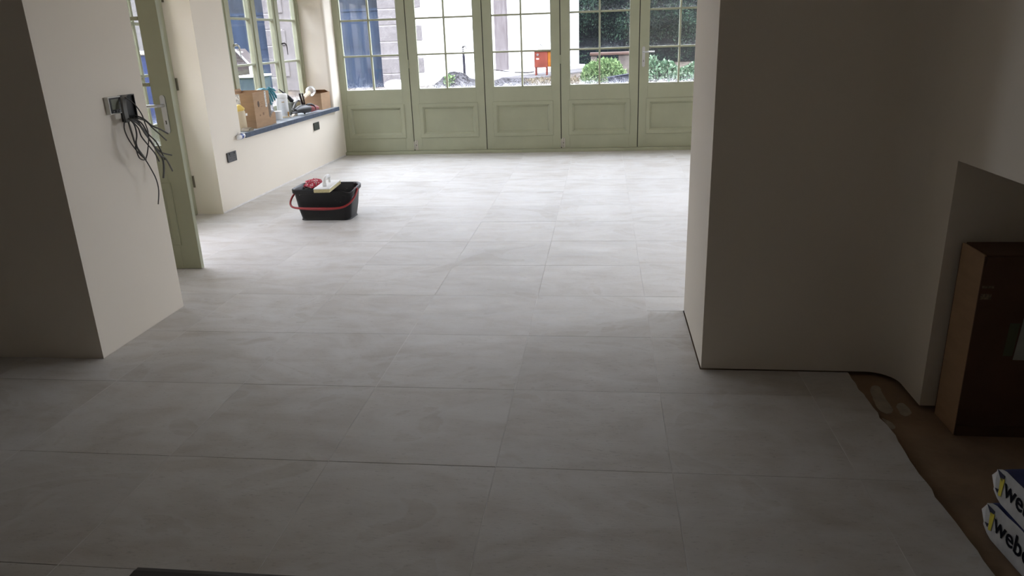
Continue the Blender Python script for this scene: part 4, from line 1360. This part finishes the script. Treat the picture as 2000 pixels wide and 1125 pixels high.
B().tube([P2, at(909, 90, 1, 15.26), at(911, 95, 1, 15.2)], [0.018, 0.014, 0.012], 8).build('tap', mat('brass_tap', (0.03, 0.027, 0.024), 0.5), tp, smooth=True)
B().tube([at(908, 90, 1, 15.26), at(907.3, 83, 1, 15.26)], 0.007, 6).build('tap_stem', STEEL, tp)
B().tube([at(905.6, 83, 1, 15.26), at(909, 83, 1, 15.26)], 0.008, 6).build('tap_handle', SCREW, tp)


# leaves helper
def leaves(name, n, sampler, size, m, parent=None, seed=1, aspect=0.5, up=0.4):
    rnd = random.Random(seed)
    vs, fs = [], []
    for _ in range(n):
        p = sampler(rnd)
        s = size * rnd.uniform(0.55, 1.25)
        d = Vector((rnd.uniform(-1, 1), rnd.uniform(-1, 1), rnd.uniform(-0.6, 1) + up)).normalized()
        w = d.orthogonal().normalized()
        w = (Matrix.Rotation(rnd.uniform(0, 6.28), 3, d) @ w)
        nn = d.cross(w)
        k = len(vs)
        vs += [p, p + d * s * .5 + w * s * aspect * .5 + nn * s * .08, p + d * s - nn * s * .08, p + d * s * .5 - w * s * aspect * .5 + nn * s * .08]
        fs.append((k, k + 1, k + 2, k + 3))
    org = ORG[parent.name] if parent else Vector((0, 0, 0))
    me = bpy.data.meshes.new(name)
    me.from_pydata([v - org for v in vs], [], fs)
    me.materials.append(m)
    o = bpy.data.objects.new(name, me)
    COL.objects.link(o)
    if parent:
        o.parent = parent
    ORG[o.name] = org
    o['kind'] = 'stuff'
    return o


# tall hedge behind the yard
hd = thing('hedge', 'tall dark green hedge behind the yard, right of the white outbuilding', 'hedge', (4.0, 24.5, G))
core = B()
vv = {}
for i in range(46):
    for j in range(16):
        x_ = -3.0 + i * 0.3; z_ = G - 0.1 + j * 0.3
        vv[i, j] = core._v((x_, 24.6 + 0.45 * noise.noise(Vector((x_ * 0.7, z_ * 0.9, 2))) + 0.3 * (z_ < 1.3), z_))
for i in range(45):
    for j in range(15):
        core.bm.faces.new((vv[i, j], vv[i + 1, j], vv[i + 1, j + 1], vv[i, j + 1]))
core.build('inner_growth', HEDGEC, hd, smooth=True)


def hedge_s(r):
    while True:
        x_ = r.uniform(-3.0, 10.4); z_ = r.uniform(G, 4.6)
        dens = noise.noise(Vector((x_ * 1.1, z_ * 1.5, 7)))
        if dens + r.uniform(-0.5, 0.75) > 0.0 and not (z_ < 1.15 and r.random() < 0.6):
            break
    base = 24.5 + 0.45 * noise.noise(Vector((x_ * 0.7, z_ * 0.9, 2))) - 0.45 * max(0, dens)
    return Vector((x_, base - r.uniform(0.0, 0.35), z_))


leaves('foliage', 70000, hedge_s, 0.078, HEDGE, hd, 3, 0.5)

# bench of a weathered slab on blocks
bn = thing('garden_bench', 'weathered low bench of a brown slab on rough blocks before the hedge', 'bench', at(1195, 140, 1, 17.6))
pL, pR = at(1152, 106, 1, 17.6), at(1236, 105, 1, 17.6)
B().box(pL.x, pR.x + 0.3, 17.45, 17.9, pL.z - 0.03, pL.z + 0.03, 0.01, 1).build('slab', RUST, bn)
q0, q1 = at(1208, 109, 1, 17.5), at(1232, 137, 1, 17.5)
B().box(q0.x, q1.x, 17.5, 17.85, G, pL.z - 0.031, 0.012, 1).build('block', CONC, bn)
q0, q1 = at(1154, 109, 1, 17.5), at(1166, 137, 1, 17.5)
B().box(q0.x, q1.x, 17.5, 17.85, G, pL.z - 0.031, 0.012, 1).build('block', CONC, bn)


# plants
def bush(name, label, pxs, Y, zt, n, size, m, seed, aspect, top_fn, ry=0.35):
    xa, xb = at(pxs[0], 150, 1, Y).x, at(pxs[1], 150, 1, Y).x
    t = thing(name, label, 'plant', ((xa + xb) / 2, Y, G))
    rnd = random.Random(seed)
    st = B()
    for k in range(16):
        x_ = rnd.uniform(xa + .05, xb - .05); y_ = Y + rnd.uniform(-ry, ry) * .6
        hgt = (zt - G) * top_fn((x_ - xa) / (xb - xa)) * 0.85
        st.tube([(x_, y_, G - 0.05), (x_ + rnd.uniform(-.05, .05), y_, G + hgt * .6), (x_ + rnd.uniform(-.1, .1), y_, G + hgt)], [0.008, 0.006, 0.003], 5)
    st.build('stems', LEAFB, t, stuff=True)

    def smp(r):
        u = r.random()
        h_ = (zt - G) * top_fn(u) * (1 + 0.34 * noise.noise(Vector((u * 7, seed, 0))) + 0.2 * noise.noise(Vector((u * 21, seed, 5))))
        z_ = G + h_ * (r.random() ** 0.7)
        return Vector((xa + (xb - xa) * u, Y + r.uniform(-ry, ry) * (1 - 0.5 * (z_ - G) / max(h_, .1)), z_))
    leaves('foliage', n, smp, size, m, t, seed, aspect, 0.5)
    return t


zA = at(1180, 116, 1, 15.6).z
bush('leafy_bush', 'pale green fine-leaved bush in front of the bench', (1136, 1222), 15.6, zA, 4200, 0.068, LEAFA, 11, 0.32, lambda u: 0.35 + 0.65 * math.sin(math.pi * min(1, max(0, u))) ** 0.6 - (0.12 if 0.42 < u < 0.58 else 0))
zB_ = at(1300, 116, 1, 15.6).z
bush('leafy_bush', 'broad-leaved green plant bed behind the door with the lever handle', (1262, 1400), 15.6, zB_, 4000, 0.075, LEAFB, 12, 0.62, lambda u: 0.72 + 0.22 * math.sin(u * 9) + 0.1 * math.sin(u * 23))

# black planting trough
a0, a1 = at(1192, 163, 1, 14.75), at(1231, 146, 1, 14.75)
t = thing('black_trough', 'black plastic trough lying before the pale green bush', 'trough', ((a0.x + a1.x) / 2, 14.75, a0.z))
Mt = Matrix.Translation(((a0.x + a1.x) / 2, 14.75, G + 0.03)) @ Matrix.Rotation(math.radians(-8), 4, 'Y')
BLT = mat('blue_black_plastic', (0.008, 0.010, 0.020), 0.6, spec=0.08, var=0.15)
B(Mt).box(-0.21, 0.21, -0.08, 0.08, 0.0, 0.13, 0.01, 1, top=(0.012, 0.01)).build('tub', BLT, t)
B(Mt).box(-0.235, 0.235, -0.10, 0.10, 0.131, 0.148, 0.004, 1).build('rim', BLT, t)

# low heap of gravel and dry plants left of it
b = B()
c0 = at(990, 168, 1, 14.9)
rows = []
for i in range(9):
    row = []
    for k in range(32):
        a = 2 * math.pi * k / 32
        p = Vector((c0.x + 0.05 + 0.62 * (i / 8) * math.cos(a), 15.0 + 0.5 * (i / 8) * math.sin(a), 0))
        row.append(b._v((p.x, p.y, G + (at(985, 153, 1, 15.0).z - G + 0.05) * (1 - (i / 8) ** 2) - 0.05 + (0.04 * noise.noise(p * 6) + 0.02 * noise.noise(p * 17)) * (i > 0))))
    rows.append(row)
for a, c in zip(rows, rows[1:]):
    for k in range(32):
        b.bm.faces.new((a[k], a[(k + 1) % 32], c[(k + 1) % 32], c[k]))
b.bm.faces.new(rows[0])
tag(b.build('gravel_heap', GRAVEL, smooth=True), 'low bank of dark gravel outside the third folding door leaf', 'gravel heap')
xd0, xd1 = at(1025, 160, 1, 15.1).x, at(1128, 160, 1, 15.1).x
dg = leaves('dry_grass', 1500, lambda r: Vector((r.uniform(xd0, xd1), r.uniform(14.7, 15.8), G + r.random() ** 2 * 0.10)), 0.09, DRY, None, 21, 0.18, 0.6)
tag(dg, 'dry yellowish grass and litter on the bare yard', 'grass', kind='stuff')
wd = leaves('green_weeds', 160, lambda r: Vector((at(880, 165, 1, 15.0).x + r.uniform(-.10, .06), r.uniform(14.8, 15.1), G + r.random() * 0.22)), 0.08, LEAFA, None, 22, 0.4, 0.6)
tag(wd, 'small green weeds at the left foot of the gravel heap', 'weeds', kind='stuff')
# white sack at the garage corner
tag(blob((at(775, 171, 1, 15.4).x, 15.4, G + 0.06), (0.26, 0.14, 0.12), 4.0, 0.2, 1.5, 3).build('white_sack', mat('white_woven_sack', (0.8, 0.8, 0.8), 0.7), smooth=True), 'white sack lying at the foot of the granite corner', 'sack')

# orange site box on legs
YO = 18.3
t = thing('site_box', 'orange-red metal box on legs with a hoop handle by the white wall', 'box', at(1060, 147, 1, YO))
x0, x1 = at(1043.5, 120, 1, YO).x, at(1069.5, 120, 1, YO).x
zt_, zb_ = at(1056, 101, 1, YO).z, at(1056, 132, 1, YO).z
zl = G + 0.03
B().box(x0, x1, YO, YO + 0.30, zb_, zt_, 0.01, 1).build('body', ORANGE, t)
B().box(x0 - 0.015, x1 + 0.13, YO - 0.02, YO + 0.32, zt_, zt_ + 0.025, 0.006, 1).build('lid', mat('worn_tan_lid', (0.06, 0.035, 0.024), 0.6, spec=0.08, var=0.2), t)
B().box(x1 + 0.001, x1 + 0.115, YO + 0.02, YO + 0.28, zb_ + 0.01, zt_ - 0.002, 0.006, 1).build('side_door', AMBER, t)
for xx, yy in ((x0 + 0.03, YO + .03), (x1 - 0.03, YO + .03), (x0 + 0.03, YO + .27), (x1 - 0.03, YO + .27)):
    B().box(xx - 0.015, xx + 0.015, yy - 0.015, yy + 0.015, zl, zb_).build('leg', ORANGE, t)
hx = at(1056, 95, 1, YO + .15)
B().tube(smoothpath([(hx.x - 0.045, YO + .15, zt_ + .02), (hx.x - 0.045, YO + .15, zt_ + 0.10), (hx.x, YO + .15, zt_ + 0.155), (hx.x + 0.045, YO + .15, zt_ + 0.10), (hx.x + 0.05, YO + .15, zt_ + .02)], 4), 0.009, 8).build('hoop_handle', mat('grey_hoop', (0.03, 0.028, 0.03), 0.5), t, smooth=True)
B().lathe(tuple(at(1050, 107, 1, YO)), [(0.028, 0), (0.024, 0.012), (0, 0.013)], 14, (0, -1, 0)).build('dial', mat('grey_dial', (0.12, 0.10, 0.10), 0.5), t)
pl_ = at(1050, 115, 1, YO)
B().box(pl_.x - 0.03, pl_.x + 0.03, YO - 0.003, YO, pl_.z - 0.012, pl_.z + 0.012).build('plate', WHITEP, t)
# cable along the step
P = [at(962, 136, 1, 18.4), at(985, 139, 1, 18.6), at(1005, 141, 1, 18.5), at(1030, 142, 1, 18.3), at(1043, 140, 1, 18.3)]
tag(B().tube(smoothpath(P, 3), 0.011, 6).build('power_cable', mat('dark_outdoor_cable', (0.02, 0.017, 0.017), 0.6, spec=0.08), smooth=True), 'thin dark cable running from the boarded doorway to the orange box', 'cable')

nb_ = thing('added_shading_building', 'unseen granite building added left of the house to shade the garden door', 'building', (-6.8, 2.5, -0.05))  # added out of view to hold back sky light from the left
B().box(-7.2, -6.4, -2.0, 7.0, -0.1, 3.5).build('wall', GRANITE, nb_)
B().prism([(-7.4, 3.501), (-6.3, 3.501), (-7.4, 4.4)], -2.1, 7.1, 1).build('roof', mat('grey_slate', (0.07, 0.07, 0.075), 0.6), nb_)

# ---- left of the house, seen through the side window: brown shed roof, tank, gate rail
def at2(x, y, Y):
    return at(x, y, 1, Y)


YS = 12.2
sh = thing('shed', 'brown lean-to with a white bargeboard seen through the left window', 'shed', at2(470, 150, YS))
a, c = at2(457, 96, YS), at2(492, 131, YS)
lo = 0.0
B().prism([(a.x - 1.4, a.z + 1.4 * 0), (a.x, a.z), (c.x, c.z), (c.x, lo), (a.x - 1.4, lo)], YS, YS + 0.4, 1).build('boarding', wood('brown_shed_boards', (0.032, 0.024, 0.022), (0.055, 0.043, 0.040), 3, (1, 1, 6)), sh)
DIMW = mat('dull_white_paint', (0.34, 0.34, 0.36), 0.8, spec=0.1)
B().tube([at2(459, 97, YS - .03), at2(493, 132, YS - .03)], 0.016, 6).build('bargeboard', DIMW, sh)
B().tube([at2(465, 102, YS - .03), at2(474, 102, YS - .03)], 0.010, 6).build('bracket', DIMW, sh)
YT = 11.0
tk = thing('water_tank', 'blue-grey tank with a white lid outside the left window', 'tank', at2(478, 175, YT))
a, c = at2(465, 153, YT), at2(500, 190, YT)
B().box(a.x, c.x, YT, YT + 0.6, 0.0, a.z, 0.02, 1).build('tank_body', mat('blue_grey_tank', (0.035, 0.050, 0.060), 0.5, spec=0.08, var=0.1), tk)
B().box(a.x - 0.02, c.x + 0.02, YT - 0.03, YT + 0.63, a.z, a.z + 0.035, 0.008, 1).build('lid', DIMW, tk)
B().box(at2(488, 146, YT + .7).x, at2(500, 146, YT + .7).x, YT + 0.7, YT + 0.75, 0.0, at2(488, 130, YT + .7).z).build('pale_post', DIMW, tk)
# blue barrel seen through the open garden door
pb = at2(274, 115, 8.2)
bl = thing('blue_barrel', 'blue barrel with white rim seen through the open garden door', 'barrel', (pb.x, 8.2, 0))
B().lathe((pb.x, 8.2, -0.05), [(0.27, 0), (0.30, 0.1), (0.31, 0.6), (0.29, pb.z + 0.05), (0.28, pb.z + 0.09)], 20).build('drum', mat('blue_drum', (0.03, 0.05, 0.16), 0.4, spec=0.08), bl, smooth=True)
B().lathe((pb.x, 8.2, pb.z + 0.04), [(0.30, 0), (0.31, 0.01), (0.31, 0.04), (0.0, 0.045)], 20).build('rim', WHITEP, bl, smooth=True)
